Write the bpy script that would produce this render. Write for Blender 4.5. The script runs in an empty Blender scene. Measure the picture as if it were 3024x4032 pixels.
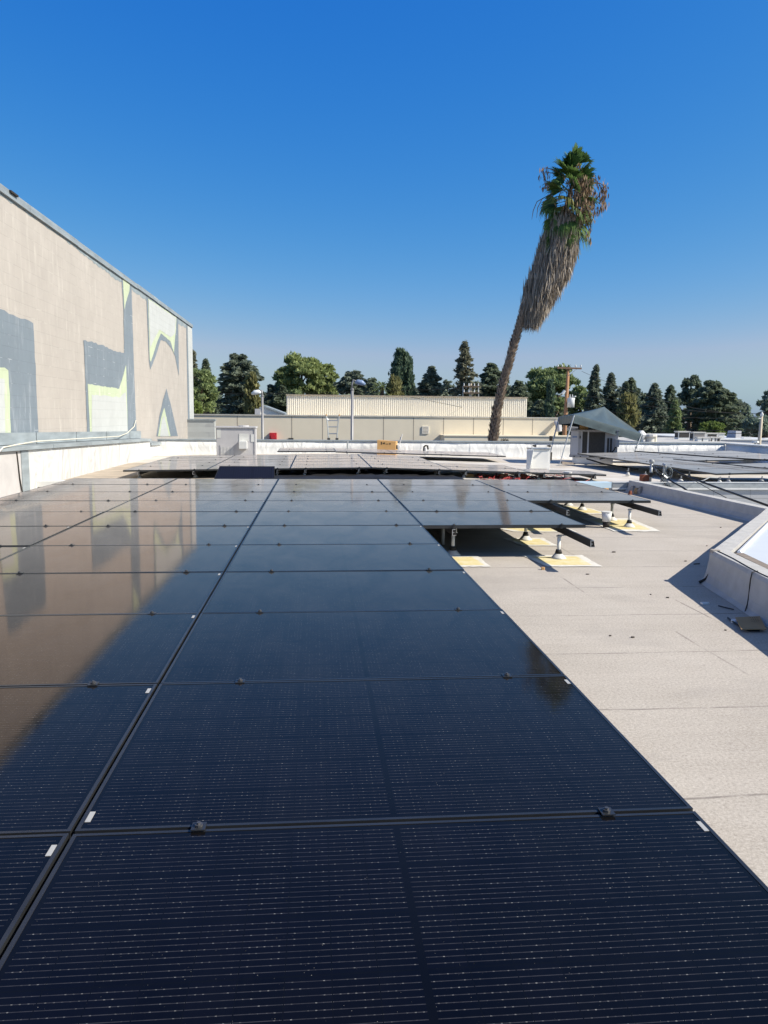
import bpy, math, random
import numpy as np
from mathutils import Vector, Matrix
random.seed(7); RNG = np.random.default_rng(11)
SC = bpy.context.scene; COL = SC.collection
R = math.radians
# ------------------------------------------------------------------ camera geometry
FPX = 3030.0; PITCH, YAW, ROLL = .1243, .0888, -.0099
HA = .36; HC = 1.11427; EYE = HA + HC
S = 1.156; WP = 1.73978; X0 = -.65233; Y0 = 2.00254
def ray(px, py):
    xr = (px-1512)/FPX; wr = -(py-2016)/FPX; d = 1.0
    c, s = math.cos(ROLL), math.sin(ROLL); x = c*xr+s*wr; w = -s*xr+c*wr
    c, s = math.cos(PITCH), math.sin(PITCH); y = c*d+s*w; z = -s*d+c*w
    c, s = math.cos(YAW), math.sin(YAW)
    return Vector((c*x+s*y, -s*x+c*y, z))
def atz(px, py, z):
    r = ray(px, py); t = (z-EYE)/r.z; return Vector((r.x*t, r.y*t, z))
def aty(px, py, Y):
    r = ray(px, py); t = Y/r.y; return Vector((r.x*t, Y, r.z*t+EYE))
def atx(px, py, X):
    r = ray(px, py); t = X/r.x; return Vector((X, r.y*t, r.z*t+EYE))
D = 1.8228                      # overview coordinates to photo pixels
def dy(x, y, Y): return aty(x*D, y*D, Y)
SUN = Vector((.74, -.25, .625)).normalized()
GZ = -4.6                       # street level
# ------------------------------------------------------------------ materials
class NT:
    def __init__(s, name):
        s.m = bpy.data.materials.new(name); s.m.use_nodes = True
        s.t = s.m.node_tree; s.n = s.t.nodes; s.l = s.t.links
        s.p = s.n['Principled BSDF']; s.out = s.n['Material Output']
        s.tc = s.n.new('ShaderNodeTexCoord')
    def link(s, a, b): s.l.new(a, b)
    def put(s, v, sock):
        if isinstance(v, bpy.types.NodeSocket): s.l.new(v, sock)
        else: sock.default_value = v
    def math(s, op, a, b=None, c=None):
        k = s.n.new('ShaderNodeMath'); k.operation = op; s.put(a, k.inputs[0])
        if b is not None: s.put(b, k.inputs[1])
        if c is not None: s.put(c, k.inputs[2])
        return k.outputs[0]
    def noise(s, scale, detail=3, rough=.55, vec=None, dist=0):
        k = s.n.new('ShaderNodeTexNoise'); k.inputs['Scale'].default_value = scale
        k.inputs['Detail'].default_value = detail; k.inputs['Roughness'].default_value = rough
        k.inputs['Distortion'].default_value = dist
        s.link(vec if vec is not None else s.tc.outputs['Object'], k.inputs['Vector']); return k.outputs['Fac']
    def mapv(s, scale=(1, 1, 1), rot=(0, 0, 0)):
        k = s.n.new('ShaderNodeMapping'); k.inputs['Scale'].default_value = scale; k.inputs['Rotation'].default_value = rot
        s.link(s.tc.outputs['Object'], k.inputs['Vector']); return k.outputs[0]
    def ramp(s, v, stops, const=False):
        k = s.n.new('ShaderNodeValToRGB'); e = k.color_ramp.elements
        if const: k.color_ramp.interpolation = 'CONSTANT'
        while len(e) < len(stops): e.new(.5)
        for i, (p, c) in enumerate(stops):
            e[i].position = p; e[i].color = (c, c, c, 1) if isinstance(c, (int, float)) else (*c, 1)
        s.put(v, k.inputs[0]); return k.outputs[0]
    def mix(s, f, a, b, mode='MIX'):
        k = s.n.new('ShaderNodeMix'); k.data_type = 'RGBA'; k.blend_type = mode
        s.put(f, k.inputs[0])
        for v, i in ((a, 6), (b, 7)):
            if isinstance(v, tuple): k.inputs[i].default_value = (*v, 1) if len(v) == 3 else v
            else: s.link(v, k.inputs[i])
        return k.outputs[2]
    def bump(s, h, strength=.3, dist=.01):
        k = s.n.new('ShaderNodeBump'); k.inputs['Strength'].default_value = strength; k.inputs['Distance'].default_value = dist
        s.put(h, k.inputs['Height']); s.link(k.outputs[0], s.p.inputs['Normal']); return k
    def sep(s):
        k = s.n.new('ShaderNodeSeparateXYZ'); s.link(s.tc.outputs['Object'], k.inputs[0]); return k.outputs
def mat(name, col, rough=.7, var=.12, scale=6, metal=0, bump=0, bscale=60, spec=.4, vec=(1, 1, 1)):
    k = NT(name); f = k.noise(scale, 4, .6, k.mapv(vec))
    lo = tuple(c*(1-var) for c in col); hi = tuple(min(1, c*(1+var)) for c in col)
    k.link(k.ramp(f, [(.3, lo), (.7, hi)]), k.p.inputs['Base Color'])
    k.p.inputs['Roughness'].default_value = rough; k.p.inputs['Metallic'].default_value = metal
    k.p.inputs['Specular IOR Level'].default_value = spec
    if bump: k.bump(k.noise(bscale, 3), bump, .01)
    return k.m
M = {}
M['black'] = mat('black_anodised', (.055, .058, .062), .32, .2, 4, .6)
M['rail'] = mat('rail_black', (.013, .012, .012), .45, .15, 5, .2)
M['alu'] = mat('aluminium', (.55, .56, .57), .35, .1, 8, .8)
M['bolt'] = mat('bolt_steel', (.11, .11, .115), .4, .2, 40, .6)
M['galv'] = mat('galvanised', (.42, .44, .45), .45, .15, 9, .5)
M['pipe'] = mat('painted_pipe', (.70, .70, .67), .45, .1, 12)
M['boot'] = mat('rubber_boot', (.018, .018, .018), .7)
M['cone'] = mat('cone_coated', (.62, .61, .57), .7, .12, 14, bump=.2)
M['conegrey'] = mat('cone_grey', (.33, .34, .34), .6, .15, 14)
M['sticker'] = mat('sticker_paper', (.40, .40, .39), .5, .06, 30)
M['plastic_w'] = mat('white_plastic', (.74, .74, .72), .4, .05, 6)
M['cream'] = mat('cream_stucco', (.76, .68, .53), .85, .05, .7, bump=.12, bscale=40)
M['creamjoint'] = mat('joint_dark', (.36, .31, .25), .9)
M['screen'] = mat('corrugated_cream', (.86, .81, .70), .6, .05, .6)
M['coping'] = mat('coping_metal', (.30, .34, .36), .55, .22, 2.2, .2, vec=(1, .6, 3))
M['copingtop'] = mat('coping_top', (.50, .48, .43), .7, .12, 2)
M['bluecoping'] = mat('white_coping_film', (.58, .74, .84), .4, .06, 2)
M['stucco'] = mat('grey_stucco', (.47, .45, .44), .9, .08, 3, bump=.4, bscale=90)
M['curb'] = mat('curb_capsheet', (.50, .49, .47), .92, .10, 7, bump=.5, bscale=260)
M['wood'] = mat('nailer_wood', (.24, .20, .165), .9, .25, 8, vec=(1, 6, 1))
M['sheet'] = mat('white_sheet', (.66, .68, .70), .35, .05, 2)
M['sheetrib'] = mat('sheet_rib', (.82, .83, .84), .4, .04, 2)
M['acgrey'] = mat('ac_paint', (.52, .51, .52), .55, .07, 2.5)
M['acshade'] = mat('ac_paint_canopy_shade', (.36, .355, .355), .6, .1, 2)  # cabinet grey darkened, the canopy's shade put into its colour
M['acbeige'] = mat('ac_paint_warm', (.56, .54, .50), .6, .07, 2)
M['acwhite'] = mat('ac_white', (.72, .72, .70), .5, .06, 2)
M['acdark'] = mat('coil_dark', (.045, .042, .038), .75, .25, 40, vec=(1, 1, .3))
M['patchmark'] = mat('paint_patch', (.66, .66, .63), .7, .1, 6)
M['cardboard'] = mat('cardboard', (.40, .26, .13), .9, .12, 5)
M['carton'] = mat('carton_orange', (.54, .32, .13), .85, .08, 5)
M['ink'] = mat('ink_dark', (.03, .025, .02), .8)
M['red'] = mat('red_paint', (.52, .03, .04), .45)
M['redcable'] = mat('red_cable', (.42, .05, .045), .5)
M['cable'] = mat('black_cable', (.012, .012, .014), .5)
M['cablegrey'] = mat('grey_cable', (.20, .23, .24), .5)
M['creamcable'] = mat('cream_cable', (.72, .68, .56), .5)
M['tent'] = mat('tent_fabric', (.062, .088, .100), .42, .12, 3.5, bump=.5, bscale=6)
M['steel'] = mat('lamp_steel', (.27, .27, .28), .45, .06, 3, .2)
M['lamphead'] = mat('lamp_head', (.72, .76, .80), .25, .05, 3)
M['bluelens'] = mat('lamp_head_blue', (.20, .27, .42), .25, .05, 3)
M['polewood'] = mat('pole_wood', (.34, .185, .10), .85, .25, 2, vec=(6, 6, .5))
M['palewood'] = mat('pole_pale', (.52, .45, .35), .85, .15, 2, vec=(6, 6, .5))
M['xarm'] = mat('crossarm_wood', (.20, .125, .085), .9, .2, 3)
M['transf'] = mat('transformer_grey', (.62, .64, .64), .5, .06, 3)
M['farroof'] = mat('far_roof', (.48, .47, .45), .9, .1, .5)
M['fargrey'] = mat('far_parapet', (.33, .36, .42), .9, .06, .5)
M['white_stucco'] = mat('white_stucco', (.74, .72, .68), .9, .07, 1.2, bump=.3, bscale=50)
M['bark'] = mat('bark', (.13, .095, .065), .95, .35, 5, bump=.6, bscale=14)
M['palmbark'] = mat('palm_bark', (.10, .07, .05), .95, .4, 9, bump=.6, bscale=20)
M['palmflap'] = mat('palm_boot', (.27, .20, .145), .95, .5, 9)
M['debris'] = mat('debris_dark', (.07, .06, .05), .9, .4, 30)
M['rubble'] = mat('rubble', (.38, .34, .30), .95, .35, 9, bump=.5)
M['brick'] = mat('clay_red', (.26, .085, .045), .9, .2, 12)
M['ground'] = mat('street', (.13, .125, .12), .95, .3, .05)
M['lower'] = mat('lower_deck', (.40, .40, .40), .9, .12, 1.5)

# white single-ply membrane with soft wrinkles
k = NT('white_membrane'); v = k.mapv((1, 1, .45))
k.link(k.ramp(k.noise(1.2, 3), [(.3, (.66, .66, .64)), (.7, (.73, .73, .71))]), k.p.inputs['Base Color'])
k.p.inputs['Roughness'].default_value = .5
k.bump(k.noise(2.2, 2, .5, v, 1.2), .55, .12); M['tpo'] = k.m
k = NT('white_membrane_sunside'); v = k.mapv((1, 1, .45))  # membrane copy with colour lowered for the face in full sun
k.link(k.ramp(k.noise(.9, 4), [(.3, (.53, .53, .515)), (.7, (.60, .60, .59))]), k.p.inputs['Base Color'])
k.p.inputs['Roughness'].default_value = .5
k.bump(k.noise(1.9, 2, .5, v, 1.4), .9, .16); M['tpo_sunside'] = k.m
# white roof deck, dirtier
k = NT('white_roof_deck')
k.link(k.ramp(k.noise(.9, 5, .65), [(.3, (.47, .41, .34)), (.55, (.62, .58, .52)), (.8, (.70, .68, .64))]), k.p.inputs['Base Color'])
k.p.inputs['Roughness'].default_value = .7; k.bump(k.noise(30, 3), .15, .01); M['deck'] = k.m
# granulated cap-sheet roof with laps every 0.92 m
k = NT('granulated_capsheet'); o = k.sep()
wob = k.math('MULTIPLY', k.math('SUBTRACT', k.noise(1.3, 3), .5), .06)
ly = k.math('ADD', k.math('DIVIDE', k.math('SUBTRACT', k.math('ADD', o[1], wob), 2.73), .92), 20)
fr = k.math('FRACT', ly); dist = k.math('ABSOLUTE', k.math('SUBTRACT', fr, .5))
gap = k.noise(2.2, 4, .7)
line = k.math('MULTIPLY', k.math('GREATER_THAN', dist, .4915), k.ramp(gap, [(.42, .15), (.6, 1.0)]))
wnz = k.n.new('ShaderNodeTexWhiteNoise'); wnz.noise_dimensions = '1D'; k.link(k.math('FLOOR', k.math('ADD', ly, .5)), wnz.inputs['W'])
lapx = k.math('FRACT', k.math('DIVIDE', k.math('ADD', k.math('ADD', o[0], k.math('MULTIPLY', wob, .5)), k.math('MULTIPLY', wnz.outputs[0], 3.9)), 3.9))
line = k.math('MAXIMUM', line, k.math('MULTIPLY', k.math('GREATER_THAN', k.math('ABSOLUTE', k.math('SUBTRACT', lapx, .5)), .4978), k.ramp(gap, [(.45, .1), (.6, .8)])))
gran = k.noise(70, 5, .95); blot = k.noise(1.1, 6, .65); spots = k.noise(22, 5, .75)
band = k.noise(1, 3, .6, k.mapv((.35, 7, 1)))
c = k.ramp(blot, [(.28, (.395, .350, .295)), (.5, (.470, .420, .360)), (.75, (.53, .482, .42))])
c = k.mix(.35, c, k.ramp(band, [(.3, (.40, .37, .33)), (.7, (.52, .48, .43))]))
c = k.mix(k.ramp(gran, [(.34, .75), (.50, 0)]), c, (.21, .185, .16))
c = k.mix(k.ramp(gran, [(.53, 0), (.66, .7)]), c, (.72, .68, .62))
c = k.mix(k.ramp(spots, [(.30, .5), (.42, 0)]), c, (.27, .24, .21))
stain = k.ramp(k.noise(.55, 5, .6, k.mapv((.8, 1.6, 1)), .5), [(.52, 0), (.58, .22), (.64, .10), (.8, .16)])
c = k.mix(stain, c, (.30, .275, .25))
c = k.mix(k.math('MULTIPLY', line, .72), c, (.15, .13, .12))
k.link(c, k.p.inputs['Base Color']); k.p.inputs['Roughness'].default_value = .93; k.p.inputs['Specular IOR Level'].default_value = .2
h = k.math('ADD', k.math('ADD', k.math('MULTIPLY', gran, .25), k.math('MULTIPLY', blot, 1.2)), k.math('MULTIPLY', fr, .5))
k.bump(h, .55, .008); M['roof'] = k.m
# yellowish flashing patch: white rim, yellow heart
k = NT('flashing_patch'); o = k.tc.outputs['UV']
sx = k.n.new('ShaderNodeSeparateXYZ'); k.link(o, sx.inputs[0])
ex = k.math('MINIMUM', k.math('MINIMUM', sx.outputs[0], k.math('SUBTRACT', 1, sx.outputs[0])), k.math('MINIMUM', sx.outputs[1], k.math('SUBTRACT', 1, sx.outputs[1])))
e2 = k.math('ADD', ex, k.math('MULTIPLY', k.math('SUBTRACT', k.noise(9, 4), .5), .11))
yel = k.ramp(k.noise(7, 4, .6), [(.3, (.62, .50, .20)), (.5, (.70, .60, .31)), (.72, (.72, .67, .50))])
c = k.mix(k.ramp(e2, [(.11, 0), (.15, 1)]), k.ramp(k.noise(12, 3), [(.3, (.60, .57, .50)), (.7, (.76, .74, .68))]), yel)
k.link(c, k.p.inputs['Base Color']); k.p.inputs['Roughness'].default_value = .9
k.bump(k.noise(150, 3), .4, .006); M['patch'] = k.m
# photovoltaic laminate: half-cut cells behind textured glass
def glass_material(name, dust=.003, rough=.055, tau=.0013):
    k = NT(name); o = k.sep()
    ux = k.math('DIVIDE', k.math('SUBTRACT', o[0], .022), (1.728-.044)/18)
    vy = k.math('DIVIDE', k.math('SUBTRACT', o[1], .018), (1.144-.036)/6)
    def near(a, w):   # 1 within w of an integer
        return k.math('GREATER_THAN', k.math('ABSOLUTE', k.math('SUBTRACT', k.math('FRACT', a), .5)), .5-w)
    bus = k.math('MULTIPLY', k.math('ADD', k.math('MULTIPLY', k.math('SUBTRACT', k.math('FRACT', vy), .5), 1.07), .5), 9)
    inb = k.math('LESS_THAN', k.math('ABSOLUTE', k.math('SUBTRACT', k.math('FRACT', vy), .5)), .466)
    busl = k.math('LESS_THAN', k.math('ABSOLUTE', k.math('SUBTRACT', k.math('FRACT', bus), .5)), .055)
    gy = near(vy, .014); gx = near(ux, .014)
    mid = k.math('LESS_THAN', k.math('ABSOLUTE', k.math('SUBTRACT', o[0], .864)), .009)
    edge = k.math('LESS_THAN', k.math('MINIMUM', k.math('MINIMUM', o[0], k.math('SUBTRACT', 1.728, o[0])), k.math('MINIMUM', o[1], k.math('SUBTRACT', 1.144, o[1]))), .021)
    gaps = k.math('MAXIMUM', k.math('MAXIMUM', gx, gy), k.math('MAXIMUM', mid, edge))
    cell = k.n.new('ShaderNodeTexWhiteNoise'); cell.noise_dimensions = '3D'
    cv = k.n.new('ShaderNodeCombineXYZ'); k.link(k.math('FLOOR', ux), cv.inputs[0]); k.link(k.math('FLOOR', vy), cv.inputs[1])
    inf = k.n.new('ShaderNodeObjectInfo'); k.link(inf.outputs['Random'], cv.inputs[2]); k.link(cv.outputs[0], cell.inputs[0])
    c = k.mix(cell.outputs[0], (.0005, .0005, .0018), (.0010, .0010, .0030))
    pads = k.math('GREATER_THAN', k.math('ABSOLUTE', k.math('SUBTRACT', k.math('FRACT', k.math('MULTIPLY', ux, 6)), .5)), .38)
    sh = k.noise(38, 2, .6); vst = k.noise(1, 3, .6, k.mapv((34, .5, 1)))
    bright = k.mix(k.math('MULTIPLY', pads, k.ramp(sh, [(.48, .0), (.70, 1.0)])), (.036, .036, .042), (.27, .27, .26))
    c = k.mix(k.math('MULTIPLY', k.math('MULTIPLY', busl, inb), k.ramp(vst, [(.34, .55), (.62, 1.0)])), c, bright)
    c = k.mix(gaps, c, (.0012, .0012, .0018))
    d1 = k.ramp(k.noise(3.1, 6, .7), [(.40, .0), (.78, 1.0)])
    smear = k.ramp(k.noise(5, 5, .7, k.mapv((5, .55, 1)), .5), [(.56, 0), (.78, .5)])
    dustf = k.math('MULTIPLY', k.math('ADD', k.math('ADD', d1, smear), .30), dust)
    c = k.mix(dustf, c, (.42, .40, .37))
    speck = k.noise(240, 1, .5)
    c = k.mix(k.ramp(speck, [(.80, 0), (.83, .5)]), c, (.5, .48, .42))
    k.link(c, k.p.inputs['Base Color'])
    k.p.inputs['Roughness'].default_value = .45; k.p.inputs['Specular IOR Level'].default_value = 0
    k.p.inputs['Coat Weight'].default_value = 0
    gl = k.n.new('ShaderNodeBsdfGlossy'); gl.inputs['Color'].default_value = (1, .85, .77, 1); fre = k.n.new('ShaderNodeFresnel'); fre.inputs[0].default_value = 1.29
    k.link(k.ramp(k.noise(2.0, 4, .6), [(.3, rough*.8), (.75, rough*1.35)]), gl.inputs['Roughness'])
    b = k.n.new('ShaderNodeBump'); b.inputs['Strength'].default_value = .025; b.inputs['Distance'].default_value = .004
    k.link(k.noise(1, 2, .5, k.mapv((6, 60, 1))), b.inputs['Height']); k.link(b.outputs[0], gl.inputs['Normal'])
    mg = k.n.new('ShaderNodeMixShader'); k.link(fre.outputs[0], mg.inputs[0]); k.link(k.p.outputs[0], mg.inputs[1]); k.link(gl.outputs[0], mg.inputs[2])
    # thin dust film, with a pale grazing sheen put into its cover
    ge = k.n.new('ShaderNodeNewGeometry'); dt = k.n.new('ShaderNodeVectorMath'); dt.operation = 'DOT_PRODUCT'; k.link(ge.outputs['Incoming'], dt.inputs[0]); k.link(ge.outputs['Normal'], dt.inputs[1])
    patchy = k.ramp(k.noise(1.7, 6, .7, k.mapv((1.6, .8, 1)), .6), [(.3, .6), (.7, 1.5)])
    cosv = k.math('MAXIMUM', k.math('ABSOLUTE', dt.outputs['Value']), .07)
    cover = k.math('SUBTRACT', 1.0, k.math('POWER', 2.71828, k.math('MULTIPLY', k.math('MULTIPLY', patchy, -tau), k.math('POWER', cosv, -2.4))))
    df = k.n.new('ShaderNodeBsdfDiffuse'); df.inputs[0].default_value = (.455, .455, .46, 1)
    ms = k.n.new('ShaderNodeMixShader'); k.link(cover, ms.inputs[0]); k.link(mg.outputs[0], ms.inputs[1]); k.link(df.outputs[0], ms.inputs[2]); k.link(ms.outputs[0], k.out.inputs[0])
    return k.m
M['pv'] = glass_material('pv_laminate')
M['pvfar'] = glass_material('pv_laminate_dusty', .003, .07, .0012)
# painted block wall colours share block joints and paint runs
def block(name, col, streak=(.80, .78, .74), amt=.55, var=.06, runs=True):
    k = NT(name); o = k.sep()
    cv = k.n.new('ShaderNodeCombineXYZ'); k.link(o[1], cv.inputs[0]); k.link(o[2], cv.inputs[1])
    b = k.n.new('ShaderNodeTexBrick'); b.inputs['Scale'].default_value = 1; b.inputs['Brick Width'].default_value = .44
    b.inputs['Row Height'].default_value = .22; b.inputs['Mortar Size'].default_value = .006; b.inputs['Mortar Smooth'].default_value = .3
    b.inputs['Color1'].default_value = (.45, .45, .45, 1); b.inputs['Color2'].default_value = (.55, .55, .55, 1); b.inputs['Mortar'].default_value = (0, 0, 0, 1)
    k.link(cv.outputs[0], b.inputs['Vector'])
    c = k.ramp(k.noise(1.4, 5, .65), [(.3, tuple(x*(1-var) for x in col)), (.7, tuple(min(.9, x*(1+var)) for x in col))])
    c = k.mix(.05, c, b.outputs['Color'], 'OVERLAY')
    c = k.mix(k.math('MULTIPLY', b.outputs['Fac'], k.ramp(k.noise(1.3, 3), [(.35, .02), (.65, .20)])), c, tuple(x*.6 for x in col))
    if runs:
        n1 = k.noise(1, 5, .7, k.mapv((1, 6.5, 1.1)), .2); n2 = k.noise(.8, 4, .6)
        f = k.math('MULTIPLY', k.ramp(n1, [(.52, 0), (.68, amt)]), k.ramp(n2, [(.40, .06), (.62, 1)]))
        br = k.math('MULTIPLY', b.outputs['Fac'], k.ramp(k.noise(2.3, 3), [(.56, 0), (.66, .6)])); f = k.math('MAXIMUM', f, br)
        c = k.mix(f, c, streak)
    k.link(c, k.p.inputs['Base Color']); k.p.inputs['Roughness'].default_value = .85; k.p.inputs['Specular IOR Level'].default_value = .25
    hh = k.math('SUBTRACT', k.math('MULTIPLY', k.noise(26, 3), .35), b.outputs['Fac']); k.bump(hh, .30, .010)
    return k.m
M['taupe'] = block('paint_taupe', (.405, .374, .342), (.56, .53, .48), .6)
M['blue'] = block('paint_bluegrey', (.178, .215, .25), (.62, .64, .66), .32)
M['lime'] = block('paint_lime', (.45, .51, .36), (.8, .8, .74), .4)
M['offwhite'] = block('paint_offwhite', (.46, .48, .475), (.34, .35, .36), .30)
M['topband'] = block('paint_topband', (.235, .28, .305), (.66, .68, .68), .5)
def cmu(name, col):
    k = NT(name); o = k.sep()
    cv = k.n.new('ShaderNodeCombineXYZ'); k.link(o[0], cv.inputs[0]); k.link(k.math('ADD', o[2], 4.05+.075), cv.inputs[1])
    b = k.n.new('ShaderNodeTexBrick'); b.inputs['Scale'].default_value = 1; b.inputs['Brick Width'].default_value = .8
    b.inputs['Row Height'].default_value = .405; b.inputs['Mortar Size'].default_value = .012
    b.inputs['Color1'].default_value = (*col, 1); b.inputs['Color2'].default_value = tuple(x*.94 for x in col)+(1,); b.inputs['Mortar'].default_value = tuple(x*.72 for x in col)+(1,)
    k.link(cv.outputs[0], b.inputs['Vector']); k.link(k.mix(k.ramp(k.noise(2, 4), [(.3, .25), (.7, 0)]), b.outputs['Color'], (.3, .3, .3)), k.p.inputs['Base Color'])
    k.p.inputs['Roughness'].default_value = .9; k.bump(k.math('SUBTRACT', k.noise(60, 2), b.outputs['Fac']), .3, .01)
    return k.m
M['cmu'] = cmu('grey_block', (.46, .47, .48))
def leaf(name, c1, c2, trans=.42):
    k = NT(name); g = k.n.new('ShaderNodeNewGeometry')
    n = k.noise(.45, 3, .6); f = k.math('ADD', k.math('MULTIPLY', g.outputs['Random Per Island'], .55), k.math('MULTIPLY', n, .5))
    c = k.ramp(f, [(.15, c1), (.85, c2)]); k.link(c, k.p.inputs['Base Color'])
    k.p.inputs['Roughness'].default_value = .65; k.p.inputs['Specular IOR Level'].default_value = .25
    t = k.n.new('ShaderNodeBsdfTranslucent'); k.link(c, t.inputs[0]); mx = k.n.new('ShaderNodeMixShader'); mx.inputs[0].default_value = trans
    k.link(k.p.outputs[0], mx.inputs[1]); k.link(t.outputs[0], mx.inputs[2]); k.link(mx.outputs[0], k.out.inputs[0])
    return k.m
M['lf_cedar'] = leaf('needles_blue_green', (0.1, 0.129, 0.103), (0.264, 0.306, 0.221))
M['lf_cedar2'] = leaf('needles_deep_green', (0.085, 0.114, 0.083), (0.227, 0.274, 0.177))
M['lf_pine'] = leaf('needles_olive', (0.135, 0.177, 0.074), (0.385, 0.449, 0.177))
M['lf_pine2'] = leaf('needles_mid_green', (0.114, 0.164, 0.08), (0.321, 0.393, 0.171))
M['lf_cyp'] = leaf('cypress_green', (0.064, 0.106, 0.074), (0.156, 0.221, 0.14))
M['lf_brown'] = leaf('cypress_brownish', (0.128, 0.131, 0.055), (0.319, 0.307, 0.131))
M['lf_sparse'] = leaf('needles_greybrown', (0.128, 0.136, 0.095), (0.319, 0.319, 0.222))
M['lf_bright'] = leaf('broadleaf_bright', (.09, .14, .035), (.24, .31, .09))
M['lf_hazy'] = leaf('foliage_haze_tint', (0.16, 0.222, 0.181), (0.351, 0.425, 0.319))  # paler grey green, distance haze put into the leaf colour
M['palm_g'] = leaf('palm_green', (.034, .078, .020), (.150, .245, .065), .35)
M['palm_y'] = leaf('palm_yellow', (.16, .17, .035), (.33, .31, .08), .3)
M['palm_dead'] = leaf('palm_dead_thatch', (.185, .155, .125), (.50, .43, .35), .15)
M['palm_brown'] = leaf('palm_brown_hang', (.13, .085, .052), (.36, .245, .15), .15)
# ------------------------------------------------------------------ mesh builder
def tag(o, label=None, cat=None, group=None, kind=None):
    if label: o['label'] = label
    if cat: o['category'] = cat
    if group: o['group'] = group
    if kind: o['kind'] = kind
    return o
def thing(name, label, cat, loc=(0, 0, 0), rz=0, group=None):
    o = bpy.data.objects.new(name, None); COL.objects.link(o); o.location = loc; o.rotation_euler = (0, 0, rz)
    o.empty_display_size = .1
    return tag(o, label, cat, group)
class MB:
    def __init__(s): s.v = []; s.f = []; s.mi = []; s.uv = {}
    def poly(s, pts, mi=0):
        b = len(s.v); s.v += [tuple(p) for p in pts]; s.f.append(tuple(range(b, b+len(pts)))); s.mi.append(mi); return s
    def box(s, lo, hi, mi=0, rz=0, piv=None):
        x0, y0, z0 = lo; x1, y1, z1 = hi
        P = [(x0, y0, z0), (x1, y0, z0), (x1, y1, z0), (x0, y1, z0), (x0, y0, z1), (x1, y0, z1), (x1, y1, z1), (x0, y1, z1)]
        if rz:
            px, py = piv if piv else ((x0+x1)/2, (y0+y1)/2); c, q = math.cos(rz), math.sin(rz)
            P = [(px+c*(x-px)-q*(y-py), py+q*(x-px)+c*(y-py), z) for x, y, z in P]
        b = len(s.v); s.v += P
        for f in ((0, 3, 2, 1), (4, 5, 6, 7), (0, 1, 5, 4), (1, 2, 6, 5), (2, 3, 7, 6), (3, 0, 4, 7)):
            s.f.append(tuple(b+i for i in f)); s.mi.append(mi)
        return s
    def hexa(s, a, b_, mi=0):      # two quads (bottom, top)
        b = len(s.v); s.v += [tuple(p) for p in a]+[tuple(p) for p in b_]
        for f in ((0, 3, 2, 1), (4, 5, 6, 7), (0, 1, 5, 4), (1, 2, 6, 5), (2, 3, 7, 6), (3, 0, 4, 7)):
            s.f.append(tuple(b+i for i in f)); s.mi.append(mi)
        return s
    def tube(s, pts, rad, seg=8, mi=0, cap=True):
        pts = [Vector(p) for p in pts]; n = len(pts); b0 = len(s.v)
        rs = rad if isinstance(rad, (list, tuple)) else [rad]*n; up = None
        for i, p in enumerate(pts):
            t = (pts[min(i+1, n-1)]-pts[max(i-1, 0)]).normalized()
            if up is None: up = Vector((0, 0, 1)) if abs(t.z) < .9 else Vector((1, 0, 0))
            a = t.cross(up).normalized(); c = a.cross(t).normalized(); up = c
            for j in range(seg):
                g = 2*math.pi*j/seg; s.v.append(tuple(p+(a*math.cos(g)+c*math.sin(g))*rs[i]))
        for i in range(n-1):
            for j in range(seg):
                q = (j+1) % seg; s.f.append((b0+i*seg+j, b0+i*seg+q, b0+(i+1)*seg+q, b0+(i+1)*seg+j)); s.mi.append(mi)
        if cap:
            s.f.append(tuple(b0+j for j in range(seg))[::-1]); s.mi.append(mi)
            s.f.append(tuple(b0+(n-1)*seg+j for j in range(seg))); s.mi.append(mi)
        return s
    def prism(s, poly, z0, z1, mi=0):
        n = len(poly); b = len(s.v)
        s.v += [(p[0], p[1], z0) for p in poly]+[(p[0], p[1], z1) for p in poly]
        s.f.append(tuple(range(b, b+n))[::-1]); s.f.append(tuple(range(b+n, b+2*n))); s.mi += [mi, mi]
        for i in range(n):
            j = (i+1) % n; s.f.append((b+i, b+j, b+n+j, b+n+i)); s.mi.append(mi)
        return s
    def build(s, name, mats, parent=None, origin=None, smooth=False, bevel=0):
        if not isinstance(mats, (list, tuple)): mats = [mats]
        if origin is None: origin = (0, 0, 0)
        ox, oy, oz = origin
        me = bpy.data.meshes.new(name); me.from_pydata([(x-ox, y-oy, z-oz) for x, y, z in s.v], [], s.f)
        for m in mats: me.materials.append(m)
        if len(mats) > 1: me.polygons.foreach_set('material_index', s.mi)
        if smooth: me.polygons.foreach_set('use_smooth', [True]*len(me.polygons))
        me.update()
        o = bpy.data.objects.new(name, me); COL.objects.link(o)
        if parent: o.parent = parent
        else: o.location = origin
        if bevel:
            b = o.modifiers.new('bevel', 'BEVEL'); b.width = bevel; b.segments = 2; b.limit_method = 'ANGLE'
        return o
def copy_tree(o, parent=None):
    c = o.copy(); COL.objects.link(c)
    if parent: c.parent = parent
    for ch in list(o.children): copy_tree(ch, c)
    return c
ORD = ['first', 'second', 'third', 'fourth', 'fifth', 'sixth', 'seventh', 'eighth', 'ninth', 'tenth', 'eleventh']
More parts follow.
